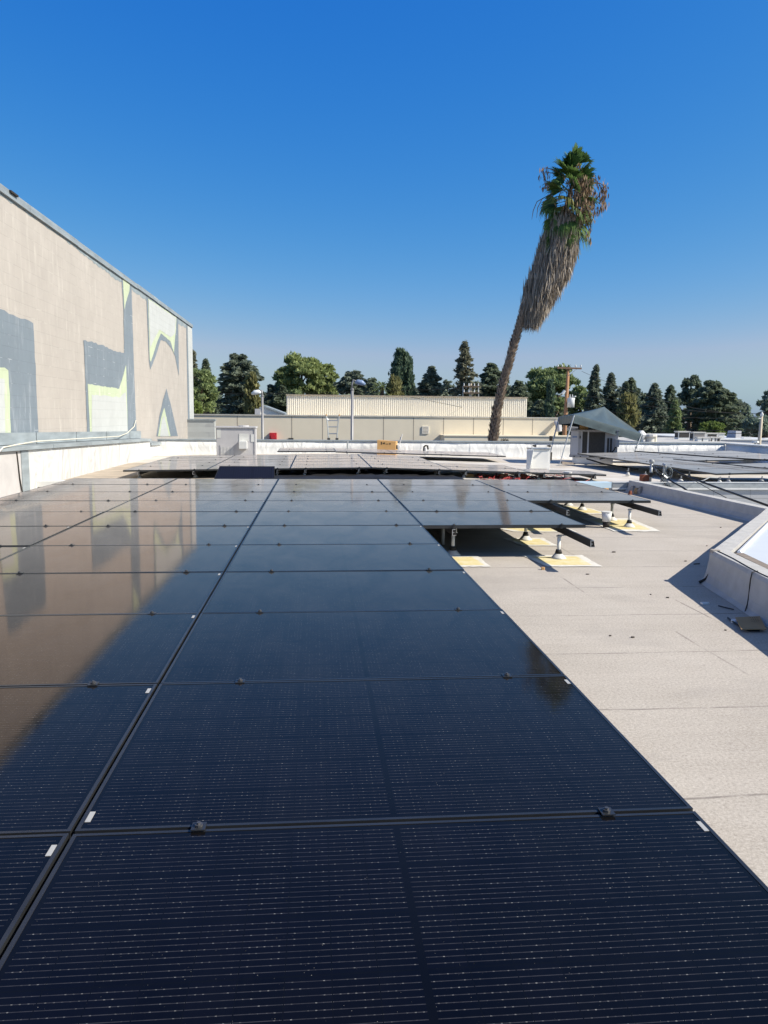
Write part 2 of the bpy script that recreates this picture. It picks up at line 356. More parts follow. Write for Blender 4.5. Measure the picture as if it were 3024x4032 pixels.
def quads_mesh(name, P, N, T, L, W, m, parent=None, origin=(0, 0, 0)):
    """many little leaf quads: centre P, along T, plane normal N, half length L, half width W"""
    n = len(P); B = np.cross(N, T); B /= np.linalg.norm(B, axis=1, keepdims=True)+1e-9
    L = np.broadcast_to(L, n)[:, None]; W = np.broadcast_to(W, n)[:, None]
    V = np.empty((n, 4, 3)); V[:, 0] = P-T*L-B*W*.55; V[:, 1] = P-T*L*.1+B*W; V[:, 2] = P+T*L; V[:, 3] = P-T*L*.1-B*W
    V[:, 0] = P-T*L
    V = V.reshape(-1, 3)-np.array(origin)
    me = bpy.data.meshes.new(name); me.vertices.add(n*4); me.vertices.foreach_set('co', V.ravel())
    me.loops.add(n*4); me.loops.foreach_set('vertex_index', np.arange(n*4, dtype=np.int32))
    me.polygons.add(n); me.polygons.foreach_set('loop_start', np.arange(0, n*4, 4, dtype=np.int32)); me.polygons.foreach_set('loop_total', np.full(n, 4, dtype=np.int32))
    me.materials.append(m); me.update(calc_edges=True); me.validate()
    o = bpy.data.objects.new(name, me); COL.objects.link(o)
    if parent: o.parent = parent
    return o
def unit(a): return a/(np.linalg.norm(a, axis=1, keepdims=True)+1e-9)
# ------------------------------------------------------------------ world, sun, camera
w = bpy.data.worlds.new('World'); SC.world = w; w.use_nodes = True
bg = w.node_tree.nodes['Background']; sky = w.node_tree.nodes.new('ShaderNodeTexSky'); sky.sky_type = 'NISHITA'
sky.sun_disc = False; sky.sun_elevation = math.asin(SUN.z); sky.sun_rotation = math.atan2(SUN.x, SUN.y)
sky.altitude = 0; sky.air_density = 1.0; sky.dust_density = .6; sky.ozone_density = 3.0
# clear, deep blue Californian air: grade the sky texture's channels (red falls off faster overhead)
wn, wl = w.node_tree.nodes, w.node_tree.links
def wm(op, a, b):
    k = wn.new('ShaderNodeMath'); k.operation = op
    for v, i in ((a, 0), (b, 1)):
        if isinstance(v, bpy.types.NodeSocket): wl.new(v, k.inputs[i])
        else: k.inputs[i].default_value = v
    return k.outputs[0]
tcw = wn.new('ShaderNodeTexCoord'); sz = wn.new('ShaderNodeSeparateXYZ'); wl.new(tcw.outputs['Generated'], sz.inputs[0])
mr = wn.new('ShaderNodeMapRange'); mr.inputs['From Min'].default_value = .62; mr.inputs['From Max'].default_value = .90; wl.new(sz.outputs[2], mr.inputs[0])
mxs = wn.new('ShaderNodeMix'); mxs.data_type = 'RGBA'; wl.new(mr.outputs[0], mxs.inputs[0])
scl = wn.new('ShaderNodeMix'); scl.data_type = 'RGBA'; scl.blend_type = 'MULTIPLY'; scl.inputs[0].default_value = 1; scl.inputs[7].default_value = (.80, .70, .60, 1); wl.new(sky.outputs[0], scl.inputs[6])
sp = wn.new('ShaderNodeSeparateColor'); wl.new(sky.outputs[0], sp.inputs[0]); cb = wn.new('ShaderNodeCombineColor')
vr, vg, vb = [wm('MULTIPLY', o_, .105) for o_ in sp.outputs]
SK = 6.8
gg = wm('MULTIPLY', vg, .95)
rr = wm('MINIMUM', wm('MINIMUM', wm('MULTIPLY', wm('POWER', vr, 2.28), 3.25), vr), wm('MULTIPLY', gg, .75))
bb = wm('SUBTRACT', wm('MAXIMUM', wm('MULTIPLY', wm('POWER', vb, .285), .84), wm('MULTIPLY', vb, .95)), wm('MULTIPLY', wm('MAXIMUM', wm('SUBTRACT', vr, .26), 0.0), .38))
bb = wm('MAXIMUM', bb, gg)
for v_, i_ in ((rr, 0), (gg, 1), (bb, 2)): wl.new(wm('MULTIPLY', v_, SK), cb.inputs[i_])
wl.new(cb.outputs[0], mxs.inputs[6]); wl.new(scl.outputs[2], mxs.inputs[7]); wl.new(mxs.outputs[2], bg.inputs[0]); bg.inputs[1].default_value = .10
ld = bpy.data.lights.new('sun', 'SUN'); ld.energy = 4.6; ld.angle = R(.5); ld.color = (1, .93, .82)
lo = bpy.data.objects.new('sun', ld); COL.objects.link(lo); lo.rotation_euler = SUN.to_track_quat('Z', 'Y').to_euler(); lo.location = (20, -10, 30)
cd = bpy.data.cameras.new('camera'); cam = bpy.data.objects.new('camera', cd); COL.objects.link(cam)
cd.sensor_fit = 'VERTICAL'; cd.sensor_height = 36; cd.lens = FPX/4032*36; cd.clip_start = .05; cd.clip_end = 8000
fw = ray(1512, 2016); rt = (ray(1513, 2016)-fw).normalized(); upv = (ray(1512, 2015)-fw).normalized(); fw.normalize()
cam.matrix_world = Matrix(((rt.x, upv.x, -fw.x, 0), (rt.y, upv.y, -fw.y, 0), (rt.z, upv.z, -fw.z, EYE), (0, 0, 0, 1)))
SC.camera = cam
SC.view_settings.view_transform = 'Standard'; SC.view_settings.look = 'None'; SC.view_settings.exposure = .55; SC.view_settings.gamma = 1
SC.cycles.max_bounces = 6
# ------------------------------------------------------------------ ground and roofs
def ground_sheet():
    b = MB(); b.poly([(-4000, -4000, GZ), (4000, -4000, GZ), (4000, 4000, GZ), (-4000, 4000, GZ)])
    return tag(b.build('ground', M['ground']), kind='structure')
ground_sheet()
WX = -5.6; PX = -5.3            # mural wall plane, low parapet face
YS = 15.2                       # step up to the white roof
CA = (6.35, 14.6); CB = (6.35, 10.2); CC = (3.54, 6.56); CD = (3.15, 4.3); CE = (2.79, 2.2); CF = (2.2, -1.2)
def roof_sheet():
    P = [(PX, YS), (PX, -3), (CF[0]+.2, -3), (CF[0]+.2, CF[1]), (CE[0]+.2, CE[1]), (CD[0]+.2, CD[1]), (CC[0]+.25, CC[1]+.1), (CB[0]+.2, CB[1]), (CA[0]+.2, CA[1]), (CA[0]+.2, YS)]
    b = MB(); b.prism(P[::-1], -.35, 0); return tag(b.build('roof', M['roof']), kind='structure')
roof_sheet()
def r2z(x): return .185-.018*abs(x-1.3) if x < 1.3 else .185-.0225*(x-1.3)
def white_roof():
    b = MB(); xs = [-5.3, -3, -1, 1.3, 3, 5, 7, 9, 12, 16, 19.5]; n = len(xs)
    for y in (YS+.16, 27.05):
        for x in xs: b.v.append((x, y, max(r2z(x), -.02) if x < 10 else -.02))
    for i in range(n-1): b.f.append((i, i+1, n+i+1, n+i)); b.mi.append(0)
    return tag(b.build('white_roof', M['deck']), kind='structure')
white_roof()
def lower_deck():
    b = MB(); b.poly([(6.0, 3, -1.3), (20, 3, -1.3), (20, YS, -1.3), (6.0, YS, -1.3)])
    return tag(b.build('lower_roof', M['lower']), kind='structure')
lower_deck()
# ------------------------------------------------------------------ mural building
def build_mural():
    t = thing('mural_building', 'tall building with painted block wall in taupe, blue grey and lime shapes', 'building', (WX-6, 25, GZ)); O = t.location
    far = atx(755, 1281, WX); Yf = far.y; zt = far.z; Yn = 4.0
    b = MB(); b.box((-19, Yn, GZ), (WX, Yf, zt)); b.build('wall', M['taupe'], t, O).location = (0, 0, 0)
    ch = [c for c in t.children if c.name.startswith('wall')][0]
    # block joints read world coordinates: keep the mesh origin at the thing
    def cp(x, y): return atx(x*.588, 600+y*.588, WX)
    def ragged(pts, amp=.02):
        out = []; P = [cp(*p) for p in pts]
        for i, p in enumerate(P):
            q = P[(i+1) % len(P)]; d = (q-p).length; n = max(1, int(d/.16)); 
            for j in range(n):
                a = p.lerp(q, j/n); a.y = min(a.y+random.uniform(-amp, amp), Yf); a.z = min(a.z+random.uniform(-amp, amp), zt-.02); out.append(a)
        return out
    b = MB()
    def shape(pts, mi, lift, amp=.022):
        b.poly([(WX+lift, a.y, a.z) for a in ragged(pts, amp)][::1], mi)
    shape([(-40, 175), (-40, 262), (0, 285), (235, 440), (480, 620), (590, 715), (640, 750), (700, 790), (745, 835), (812, 868), (884, 920), (975, 990), (1050, 1030), (1180, 1145), (1250, 1178), (1288, 1190), (1288, 1178), (1253, 1155), (870, 862), (430, 515), (100, 280)], 4, .004, .035)
    shape([(-60, 1030), (0, 1052), (60, 1075), (140, 1112), (220, 1138), (228, 1300), (240, 1500), (258, 1905), (-60, 1930)], 1, .004)
    shape([(-60, 1432), (0, 1440), (50, 1452), (60, 1560), (68, 1900), (-60, 1930)], 2, .008)
    shape([(-60, 1500), (0, 1512), (24, 1520), (32, 1890), (-60, 1920)], 3, .012)
    shape([(557, 1262), (600, 1266), (680, 1292), (760, 1325), (830, 1346), (824, 1050), (813, 848), (878, 890), (888, 1180), (897, 1500), (914, 1900), (584, 1910), (570, 1540)], 1, .008)
    shape([(820, 840), (868, 868), (864, 930), (838, 1010), (830, 1055)], 2, .012, .01)
    shape([(585, 1550), (690, 1566), (795, 1584), (820, 1500), (842, 1420), (853, 1890), (600, 1900)], 2, .012, .012)
    shape([(612, 1622), (700, 1630), (800, 1640), (838, 1600), (853, 1888), (610, 1896)], 3, .016, .02)
    shape([(978, 960), (1192, 1112), (1197, 1500), (1170, 1362), (1145, 1312), (1110, 1268), (1075, 1257), (1040, 1370), (1005, 1456), (996, 1395)], 1, .008, .012)
    shape([(990, 978), (1180, 1108), (1176, 1180), (1162, 1345), (1140, 1266), (1075, 1212), (1050, 1270), (1008, 1402), (1000, 1390)], 2, .012, .012)
    shape([(992, 985), (1176, 1110), (1168, 1215), (1140, 1240), (1066, 1186), (1035, 1240), (1002, 1310)], 3, .016, .012)
    shape([(1113, 1582), (1140, 1680), (1190, 1900), (1046, 1902), (1066, 1770), (1090, 1660)], 1, .008, .01)
    shape([(1098, 1708), (1140, 1900), (1056, 1902), (1076, 1780)], 2, .012, .01)
    shape([(1096, 1760), (1130, 1900), (1068, 1902), (1080, 1800)], 3, .016, .01)
    shape([(1246, 1155), (1254, 1160), (1272, 1910), (1260, 1910)], 1, .008, .006)
    shape([(1254, 1160), (1290, 1186), (1303, 1915), (1271, 1910)], 3, .012, .006)
    b.build('mural', [M['taupe'], M['blue'], M['lime'], M['offwhite'], M['topband']], t, O)
    c = MB(); y = Yn
    while y < Yf:
        y2 = min(y+3.05, Yf+.04); dz = random.uniform(-.012, .012)
        c.box((WX-.35, y+.004, zt-.10+dz), (WX+.05, y2-.004, zt+.03+dz)); y = y2
    c.build('coping', M['coping'], t, O)
    e = MB(); p = cp(75, 245); e.box((WX-.1, p.y-.25, p.z-.12), (WX+.09, p.y+.1, zt+.02)); e.build('peeled_flashing', M['ink'], t, O)
    return t
build_mural()
# ------------------------------------------------------------------ low parapet along the mural wall
def left_parapet():
    t = thing('parapet_wall', 'low white membrane parapet with grey metal coping along the mural wall', 'parapet', (PX, 20, 0)); O = t.location
    b = MB()
    ya, yb, yc, ye = 3.0, atx(112, 1800, PX).y, atx(590, 1730, PX).y, 27.0
    def ztop(y):
        a = atx(5, 1776, PX); d = atx(500, 1741, PX); return a.z+(d.z-a.z)*(y-a.y)/(d.y-a.y)
    def slab(y0, y1, drop, mi, dx=0):
        b.hexa([(WX+.02, y0, -.3), (PX+dx, y0, -.3), (PX+dx, y1, -.3), (WX+.02, y1, -.3)], [(WX+.02, y0, ztop(y0)-drop), (PX+dx, y0, ztop(y0)-drop), (PX+dx, y1, ztop(y1)-drop), (WX+.02, y1, ztop(y1)-drop)], mi)
    slab(ya, yb-.35, .02, 1, -.01); slab(yb-.35, yb, .02, 2, .005); slab(yb, yc, .02, 0); slab(yc, ye, .16, 0, -.03)
    b.build('membrane_face', [M['tpo_sunside'], M['stucco'], M['coping']], t, O)
    c = MB(); y = ya
    while y < yc-.05:
        y2 = min(y+2.6, yc)
        c.hexa([(WX+.022, y+.012, ztop(y)-.01), (PX+.06, y+.012, ztop(y)-.01), (PX+.06, y2-.012, ztop(y2)-.01), (WX+.022, y2-.012, ztop(y2)-.01)], [(WX+.022, y+.012, ztop(y)+.07), (PX+.06, y+.012, ztop(y)+.06), (PX+.06, y2-.012, ztop(y2)+.06), (WX+.022, y2-.012, ztop(y2)+.07)])
        c.hexa([(WX+.02, y+.02, ztop(y)+.08), (WX+.035, y+.02, ztop(y)+.08), (WX+.035, y2-.03, ztop(y2)+.08), (WX+.02, y2-.03, ztop(y2)+.08)], [(WX+.02, y+.02, ztop(y)+.30), (WX+.035, y+.02, ztop(y)+.30), (WX+.035, y2-.03, ztop(y2)+.30), (WX+.02, y2-.03, ztop(y2)+.30)])
        y = y2
    y = yc+.02
    while y < ye-.1:
        y2 = min(y+2.0, ye)
        c.hexa([(WX+.022, y+.03, ztop(y)-.16), (PX+.04, y+.03, ztop(y)-.16), (PX+.04, y2-.03, ztop(y2)-.16), (WX+.022, y2-.03, ztop(y2)-.16)], [(WX+.022, y+.03, ztop(y)-.03), (PX+.04, y+.03, ztop(y)-.08), (PX+.04, y2-.03, ztop(y2)-.08), (WX+.022, y2-.03, ztop(y2)-.03)])
        y = y2
    c.build('coping', M['coping'], t, O)
    s = MB(); p = atx(68, 1850, PX-.01); s.tube([(PX, yb-.55, ztop(yb)-.03), (PX, yb-.52, .6), (PX+.004, yb-.48, .3), (PX+.012, yb-.42, .05)], .012, 6); s.build('seam_strip', M['ink'], t, O)
    q = MB(); P = [atx(x, y, PX+.075) for x, y in ((-10, 1785), (12, 1762), (60, 1752), (140, 1738))]+[atx(x, y, PX-.1) for x, y in ((300, 1728), (470, 1718))]+[atx(x, y, WX+.05) for x, y in ((500, 1706), (528, 1680), (535, 1655))]
    for p in P[3:6]: p.z = max(p.z, ztop(p.y)+.085)
    o = q.tube(P, .012, 6).build('cable', M['creamcable'], None, P[0], True); tag(o, 'cream cable lying along the coping and rising up the mural wall', 'cable')
    g = thing('scupper', 'small black scupper box below the white roof edge at left', 'scupper', atz(135, 1898, .02)); 
    a = g.location; m = MB(); m.box((a.x-.12, a.y-.05, 0), (a.x+.12, a.y+.12, .16)); m.build('body', M['ink'], g, a)
left_parapet()
# ------------------------------------------------------------------ step wall with coping
def step_wall():
    t = thing('block_wall', 'grey block wall with pale blue and white coping carrying the higher white roof', 'wall', (5, YS, -1.3)); O = t.location
    b = MB(); b.box((PX, YS, -1.31), (20, YS+.2, .075)); b.build('block_face', M['cmu'], t, O)
    c = MB(); c.box((3.2, YS-.035, .06), (6.0, YS+.24, .172)); o = c.build('coping', M['bluecoping'], t, O); o['label'] = 'pale blue filmed coping length'
    c = MB(); c.box((PX+.002, YS-.035, .06), (3.195, YS+.24, .170)); c.build('coping', M['acwhite'], t, O)
    c = MB(); c.box((6.02, YS-.03, .065), (20, YS+.24, .168)); o = c.build('coping', M['galv'], t, O); o['label'] = 'grey metal coping length'
    c = MB(); c.box((6.02, YS-.045, .03), (20, YS-.005, .062)); c.box((6.02, YS-.04, .170), (20, YS+.02, .182)); c.build('edge_trim', M['plastic_w'], t, O)
step_wall()
# ------------------------------------------------------------------ back and side parapets
PYB = 27.0
def back_parapet():
    a = aty(780, 1733, PYB); e = aty(2857, 1751, PYB); zt = .575
    t = thing('parapet_wall', 'white membrane parapet across the back of the roof below the cream building', 'parapet', (3, PYB, 0)); O = t.location
    b = MB(); n = 60; xs = [-5.4+(e.x+5.4)*i/n for i in range(n+1)]; base = 0
    for x in xs:
        wv = .03*math.sin(x*1.7)+.02*math.sin(x*4.1+1)
        b.v += [(x, PYB-.16+wv*.5, -.05), (x, PYB-.05+wv, .12), (x, PYB+wv*.5, .35), (x, PYB, zt), (x, PYB+.3, zt), (x, PYB+.3, GZ)]
    for i in range(n):
        for j in range(5): b.f.append((i*6+j, i*6+6+j, i*6+7+j, i*6+1+j)); b.mi.append(0)
    b.build('membrane_face', M['tpo'], t, O, True)
    c = MB(); x = -5.4
    while x < e.x: c.box((x, PYB-.025, zt+.002), (min(x+3, e.x+.02)-.006, PYB+.33, zt+.04)); x += 3
    c.build('coping', M['coping'], t, O)
    t2 = thing('parapet_wall', 'shaded white side parapet running toward the viewer at the far right', 'parapet', (e.x, 22, 0)); O = t2.location
    b = MB(); n = 30; ys = [PYB-.02-i*(PYB-17.5)/n for i in range(n+1)]
    for y in ys:
        wv = .03*math.sin(y*1.9)+.02*math.sin(y*4.7)
        b.v += [(e.x-.30+wv, y, -.1), (e.x-.10+wv, y, .12), (e.x-.02+wv*.5, y, .35), (e.x, y, zt), (e.x+.3, y, zt), (e.x+.3, y, GZ)]
    for i in range(n):
        for j in range(5): b.f.append((i*6+j+1, i*6+7+j, i*6+6+j, i*6+j)); b.mi.append(0)
    b.build('membrane_face', M['tpo'], t2, O, True)
    c = MB(); y = PYB-.05
    while y > 17.6: c.box((e.x-.03, max(y-3, 17.5)+.006, zt+.002), (e.x+.33, y, zt+.04)); y -= 3
    c.build('coping', M['plastic_w'], t2, O)
    # short white stub wall right of the mural building
    p = aty(760, 1725, 34.5); q = aty(846, 1728, 34.5); t3 = thing('stub_wall', 'short white stained wall beside the end of the mural building', 'wall', (p.x, 34.5, GZ)); O = t3.location
    zt = aty(800, 1656, 34.5).z; m = MB(); m.box((p.x-.4, 34.5, GZ), (q.x, 34.8, zt)); m.build('wall', M['offwhite'], t3, O)
    m = MB(); m.box((p.x-.4, 34.46, zt+.002), (q.x+.04, 34.84, zt+.07)); m.build('coping', M['coping'], t3, O)
    return e.x
EX = back_parapet()
# ------------------------------------------------------------------ curbs on the right
def sweep(path, prof, mb, mi=0):
    n = len(path); P = [Vector((p[0], p[1], 0)) for p in path]; b0 = len(mb.v); m = len(prof)
    for i in range(n):
        d1 = (P[i]-P[i-1]).normalized() if i else None; d2 = (P[i+1]-P[i]).normalized() if i < n-1 else None
        d1 = d1 or d2; d2 = d2 or d1; n1 = Vector((d1.y, -d1.x, 0)); n2 = Vector((d2.y, -d2.x, 0)); nn = (n1+n2).normalized(); k = 1/max(.8, nn.dot(n1))
        for (d, z) in prof: q = P[i]+nn*d*k; mb.v.append((q.x, q.y, z))
    for i in range(n-1):
        for j in range(m-1): mb.f.append((b0+i*m+j, b0+i*m+j+1, b0+(i+1)*m+j+1, b0+(i+1)*m+j)); mb.mi.append(mi)
    mb.f.append(tuple(b0+j for j in range(m))); mb.mi.append(mi); mb.f.append(tuple(b0+(n-1)*m+j for j in range(m))[::-1]); mb.mi.append(mi)
def dens(path, step=.35, jit=.006):
    out = []
    for a, b in zip(path[:-1], path[1:]):
        L = math.hypot(b[0]-a[0], b[1]-a[1]); n = max(1, int(L/step))
        for i in range(n):
            j = 0 if i == 0 else jit
            out.append((a[0]+(b[0]-a[0])*i/n+random.uniform(-j, j), a[1]+(b[1]-a[1])*i/n+random.uniform(-j, j)))
    return out+[path[-1]]
def curbs():
    t = thing('roof_curb', 'long low grey parapet curb running back toward the block wall', 'curb', (6.1, 12, 0)); O = t.location
    b = MB(); prof = [(-.10, .0), (-.05, .05), (-.01, .13), (0, .235), (.01, .262), (.20, .262), (.20, -1.3)]
    sweep(dens([CB, CA])[::-1], [(-d, z) for d, z in prof][::1], b) if False else sweep(dens([(CA[0], YS-.05), CB]), [(d if True else 0, z) for d, z in [(.07, 0), (.035, .03), (.01, .09), (0, .195), (-.01, .22), (-.17, .22), (-.17, -1.3)]], b)
    b.build('curb_body', M['curb'], t, O, False)
    t = thing('roof_curb', 'angled grey roof curb with flared base and cracked corner beside white sheeting', 'curb', (CC[0], CC[1], 0)); O = t.location
    b = MB(); prof = [(.08, .002), (.045, .03), (.025, .09), (.006, .2), (0, .268), (-.018, .30), (-.165, .30), (-.165, .02)]
    path = dens([(CB[0]+.12, CB[1]+.15), CC])+dens([CC, CD, CE, CF])[1:]
    sweep(path, prof, b); b.build('curb_body', M['curb'], t, O, False)
    c = MB(); c.hexa([(CC[0]-.004, CC[1]-.05, .2), (CC[0]+.07, CC[1]-.06, .2), (CC[0]+.10, CC[1]+.02, .2), (CC[0]+.012, CC[1]+.03, .2)], [(CC[0]-.002, CC[1]-.05, .309), (CC[0]+.07, CC[1]-.05, .311), (CC[0]+.09, CC[1]+.02, .308), (CC[0]+.012, CC[1]+.025, .307)])
    c.build('broken_corner', M['rubble'], t, O)
    c = MB(); P = [(CC[0]+.04, CC[1]-.06, .304)]
    for i in range(1, 12):
        f = i/11; P.append((CC[0]+(CD[0]-CC[0])*f+.045+.012*math.sin(i), CC[1]+(CD[1]-CC[1])*f, .3035))
    c.tube(P, .0045, 5)
    f = .42; ax = CC[0]+(CD[0]-CC[0])*f; ay = CC[1]+(CD[1]-CC[1])*f
    c.tube([(ax+.05, ay, .304), (ax-.002, ay-.01, .296), (ax-.006, ay, .23), (ax-.022, ay-.02, .13), (ax-.045, ay-.05, .06), (ax-.09, ay-.10, .008)], .0045, 5)
    c.build('seam_sealant', M['ink'], t, O)
    c = MB()
    c.tube([(CC[0]-.004, CC[1]-.05, .22), (CC[0]-.022, CC[1]-.06, .11), (CC[0]-.05, CC[1]-.05, .05), (CC[0]-.10, CC[1]-.03, .012)], [.005, .007, .010, .014], 5); c.build('lifted_edge', M['ink'], t, O)
    # timber nailer and white sheeting inside the curb
    def off(p, q, d):
        v = Vector((q[0]-p[0], q[1]-p[1], 0)).normalized(); n = Vector((v.y, -v.x, 0)); return n*d
    n = off(CC, CF, -.175); n2 = off(CC, CF, -.25)
    a = (CC[0]+.01, CC[1]-.06); e = CF
    t = thing('timber_nailer', 'weathered brown timber strip along the inside of the angled curb', 'timber', (a[0]+.4, a[1], .1)); O = t.location; m = MB()
    segs = [a, CD, CE, CF]
    for p, q in zip(segs[:-1], segs[1:]):
        m.hexa([(p[0]-n.x*-1 if False else p[0]+n.x, p[1]+n.y, .1), (p[0]+n2.x, p[1]+n2.y, .1), (q[0]+n2.x, q[1]+n2.y, .1), (q[0]+n.x, q[1]+n.y, .1)], [(p[0]+n.x, p[1]+n.y, .292), (p[0]+n2.x, p[1]+n2.y, .292), (q[0]+n2.x, q[1]+n2.y, .292), (q[0]+n.x, q[1]+n.y, .292)])
    m.build('strip', M['wood'], t, O)
    t = thing('roof_sheeting', 'white ribbed sheeting enclosed by the angled grey curb', 'roof panel', (6, 6, 0)); O = t.location; m = MB()
    ii = off(CB, CC, -.17); p0 = Vector((CC[0], CC[1], 0))+n2+Vector((-.03, -.02, 0)); p1 = Vector((CB[0]+.12, CB[1]+.15, 0))+ii
    q0 = Vector((CF[0], CF[1], 0))+n2
    zs = .285
    m.poly([(p0.x, p0.y, zs), (q0.x, q0.y, zs), (11, -1.2, zs-.1), (11, 10.6, zs-.1), (p1.x, p1.y, zs)]); m.build('sheet', M['sheet'], t, O)
    r = MB(); dr = (p1-p0).normalized(); nr = Vector((dr.y, -dr.x, 0))
    for i in range(14):
        s0 = p0+nr*(.02+.30*i) ; 
        a0 = s0-dr*(0 if i == 0 else .28*i); a1 = s0+dr*4.2
        wd = .012 if i else .02
        r.tube([(a0.x, a0.y, zs+.004-.011*i), (a1.x, a1.y, zs+.004-.011*i)], wd, 5)
    r.build('rib', M['sheetrib'], t, O)
curbs()
# ------------------------------------------------------------------ solar panels
PW, PH = 1.728, 1.144
def make_panel(glass, clamps=True):
    t = thing('solar_panel', 'x', 'solar panel'); th = .035; lip = .011
    b = MB()
    for lo_, hi_ in (((0, 0, -th), (PW, lip, 0)), ((0, PH-lip, -th), (PW, PH, 0)), ((0, lip, -th), (lip, PH-lip, 0)), ((PW-lip, lip, -th), (PW, PH-lip, 0))): b.box(lo_, hi_)
    b.box((lip, lip, -th+.002), (PW-lip, lip+.022, -th+.004)); b.box((lip, PH-lip-.022, -th+.002), (PW-lip, PH-lip, -th+.004))
    b.build('frame', M['black'], t)
    g = MB(); g.poly([(lip, lip, -.0015), (PW-lip, lip, -.0015), (PW-lip, PH-lip, -.0015), (lip, PH-lip, -.0015)]); g.poly([(lip, PH-lip, -.0075), (PW-lip, PH-lip, -.0075), (PW-lip, lip, -.0075), (lip, lip, -.0075)])
    g.build('laminate', glass, t)
    s = MB(); s.box((PW-.026, PH-.105, -.001), (PW-.0125, PH-.055, .0004)); s.build('sticker', M['sticker'], t)
    if clamps:
        for fx in (.19, .85):
            c = MB(); x = PW*fx; y = -.006
            c.box((x-.019, y-.020, .0015), (x+.019, y+.020, .005)); c.box((x-.015, y-.005, -.04), (x+.015, y+.005, .0015)); cl = c.build('mid_clamp', M['black'], t)
            c = MB(); c.tube([(x, y, .0052), (x, y, .011)], .011, 10); c.tube([(x, y, .011), (x, y, .0155)], .006, 6); c.build('bolt', M['bolt'], cl)
    return t
proto = make_panel(M['pv']); protof = make_panel(M['pvfar'])
used = set()
def place(p, loc, label, group, rot=(0, 0, 0)):
    o = p if p.name not in used else copy_tree(p); used.add(p.name); used.add(o.name)
    o.location = loc; o.rotation_euler = rot; o['label'] = label; o['group'] = group; return o
COLN = {-2: 'leftmost column of the near array', -1: 'second column of the near array', 0: 'column edging the bare roof', 1: 'short column above the yellow patches', 2: 'three panel column by the bucket'}
for u, r0 in ((-2, 2), (-1, -1), (0, -1), (1, 5), (2, 7)):
    for r in range(r0, 10):
        place(proto, (X0+u*WP+.006, Y0+r*S+.006, HA+random.uniform(-.0015, .0015)), f'black solar panel, {ORD[r-r0]} from the front in the {COLN[u]}', 'black solar panels of the near array', (random.uniform(-.0016, .0016), random.uniform(-.0012, .0012), 0))
def sticker_extra():
    o = [x for x in bpy.data.objects if x.get('label', '').startswith('black solar panel, second from the front in the column edging')][0]
    s = MB(); s.box((.0125, .045, -.001), (.027, .100, .0004)); s.build('sticker', M['sticker'], o)
sticker_extra()
# middle array on the white roof, gently crowned
A2X = 1.19; A2Y = 16.5
def a2(x): return (.375-.016*(A2X-x)) if x < A2X else (.375-.0275*(x-A2X))
for c in range(-3, 3):
    x = A2X+c*WP; rows = {1: 2, 2: 1}.get(c, 5); ry = -math.atan2(a2(x+WP)-a2(x), WP)
    for r in range(rows):
        rn = ['front row', 'second row', 'third row', 'fourth row', 'back row'][r]
        place(protof, (x+.006, A2Y+r*S+.006, a2(x)), f'dark solar panel in the {rn} of the middle array, {ORD[c+3]} from its left end', 'solar panels of the middle array', (random.uniform(-.002, .002), ry, 0))
# thin looking array before the back parapet
for c in range(4):
    for r in range(2):
        x = -1.15+c*WP
        place(protof, (x, 23.2+r*S, .40-.022*max(0, x-.5)), f'dark solar panel in the {"front" if r == 0 else "rear"} row below the back parapet, {ORD[c]} from left', 'solar panels before the back parapet', (0, .02 if c > 0 else -.006, 0))
# right hand array
A3 = Matrix.Translation((8.66, 16.0, .30)) @ Matrix.Rotation(R(6), 4, 'Z') @ Matrix.Rotation(.015, 4, 'X') @ Matrix.Rotation(-.016, 4, 'Y')
for c in range(3):
    for r in range(6):
        if (c, r) in ((1, 2), (2, 2), (2, 0), (2, 1)): continue
        p = A3 @ Vector((c*WP, r*S, 0))
        place(protof, p, f'dark solar panel in the {ORD[r]} row of the right hand array, {ORD[c]} from left', 'solar panels of the right hand array', A3.to_euler())
for c in range(4):
    x = 9.0+c*WP
    place(protof, (x, 24.6, .33-.01*c), f'dark solar panel at the far right just inside the back parapet, {ORD[c]} from left', 'solar panels inside the right end of the back parapet', (0, .006, 0))
def black_sheet():  # wavy black mesh laid on the deck along the middle array's front
    b = MB(); nx, ny = 40, 8
    for j in range(ny+1):
        for i in range(nx+1):
            x = -1.35+4.4*i/nx+random.uniform(-.03, .03); y = YS+.18+1.9*j/ny+random.uniform(-.04, .04)+(.12*math.sin(i*.9) if j in (0, ny) else 0)
            if j == 0: y = max(y, YS+.22)
            b.v.append((x, y, r2z(x)+.008+.035*random.random()*(1 if 0 < j < ny else .2)+.03*abs(math.sin(j*1.7+i*.15))))
    for j in range(ny):
        for i in range(nx): a = j*(nx+1)+i; b.f.append((a, a+1, a+nx+2, a+nx+1)); b.mi.append(0)
    o = b.build('crumpled_sheet', M['black_sheet'], None, (.9, YS+.9, .19), True); tag(o, 'crumpled black sheet on the roof under the front of the middle array', 'plastic sheet')
    b = MB(); xs = [-5.29, -3.5, -1.2]
    for y in (YS+.20, 22.5): b.v += [(x, y, r2z(x)+.004) for x in xs]
    b.f += [(0, 1, 4, 3), (1, 2, 5, 4)]; b.mi += [0, 0]; o = b.build('roof_strip', M['tan'], None); tag(o, kind='structure')
M['black_sheet'] = mat('crumpled_black', (.010, .010, .011), .7, .2, 3); M['tan'] = mat('tan_roof', (.44, .37, .29), .9, .2, 2.5, bump=.3, bscale=120)
black_sheet()
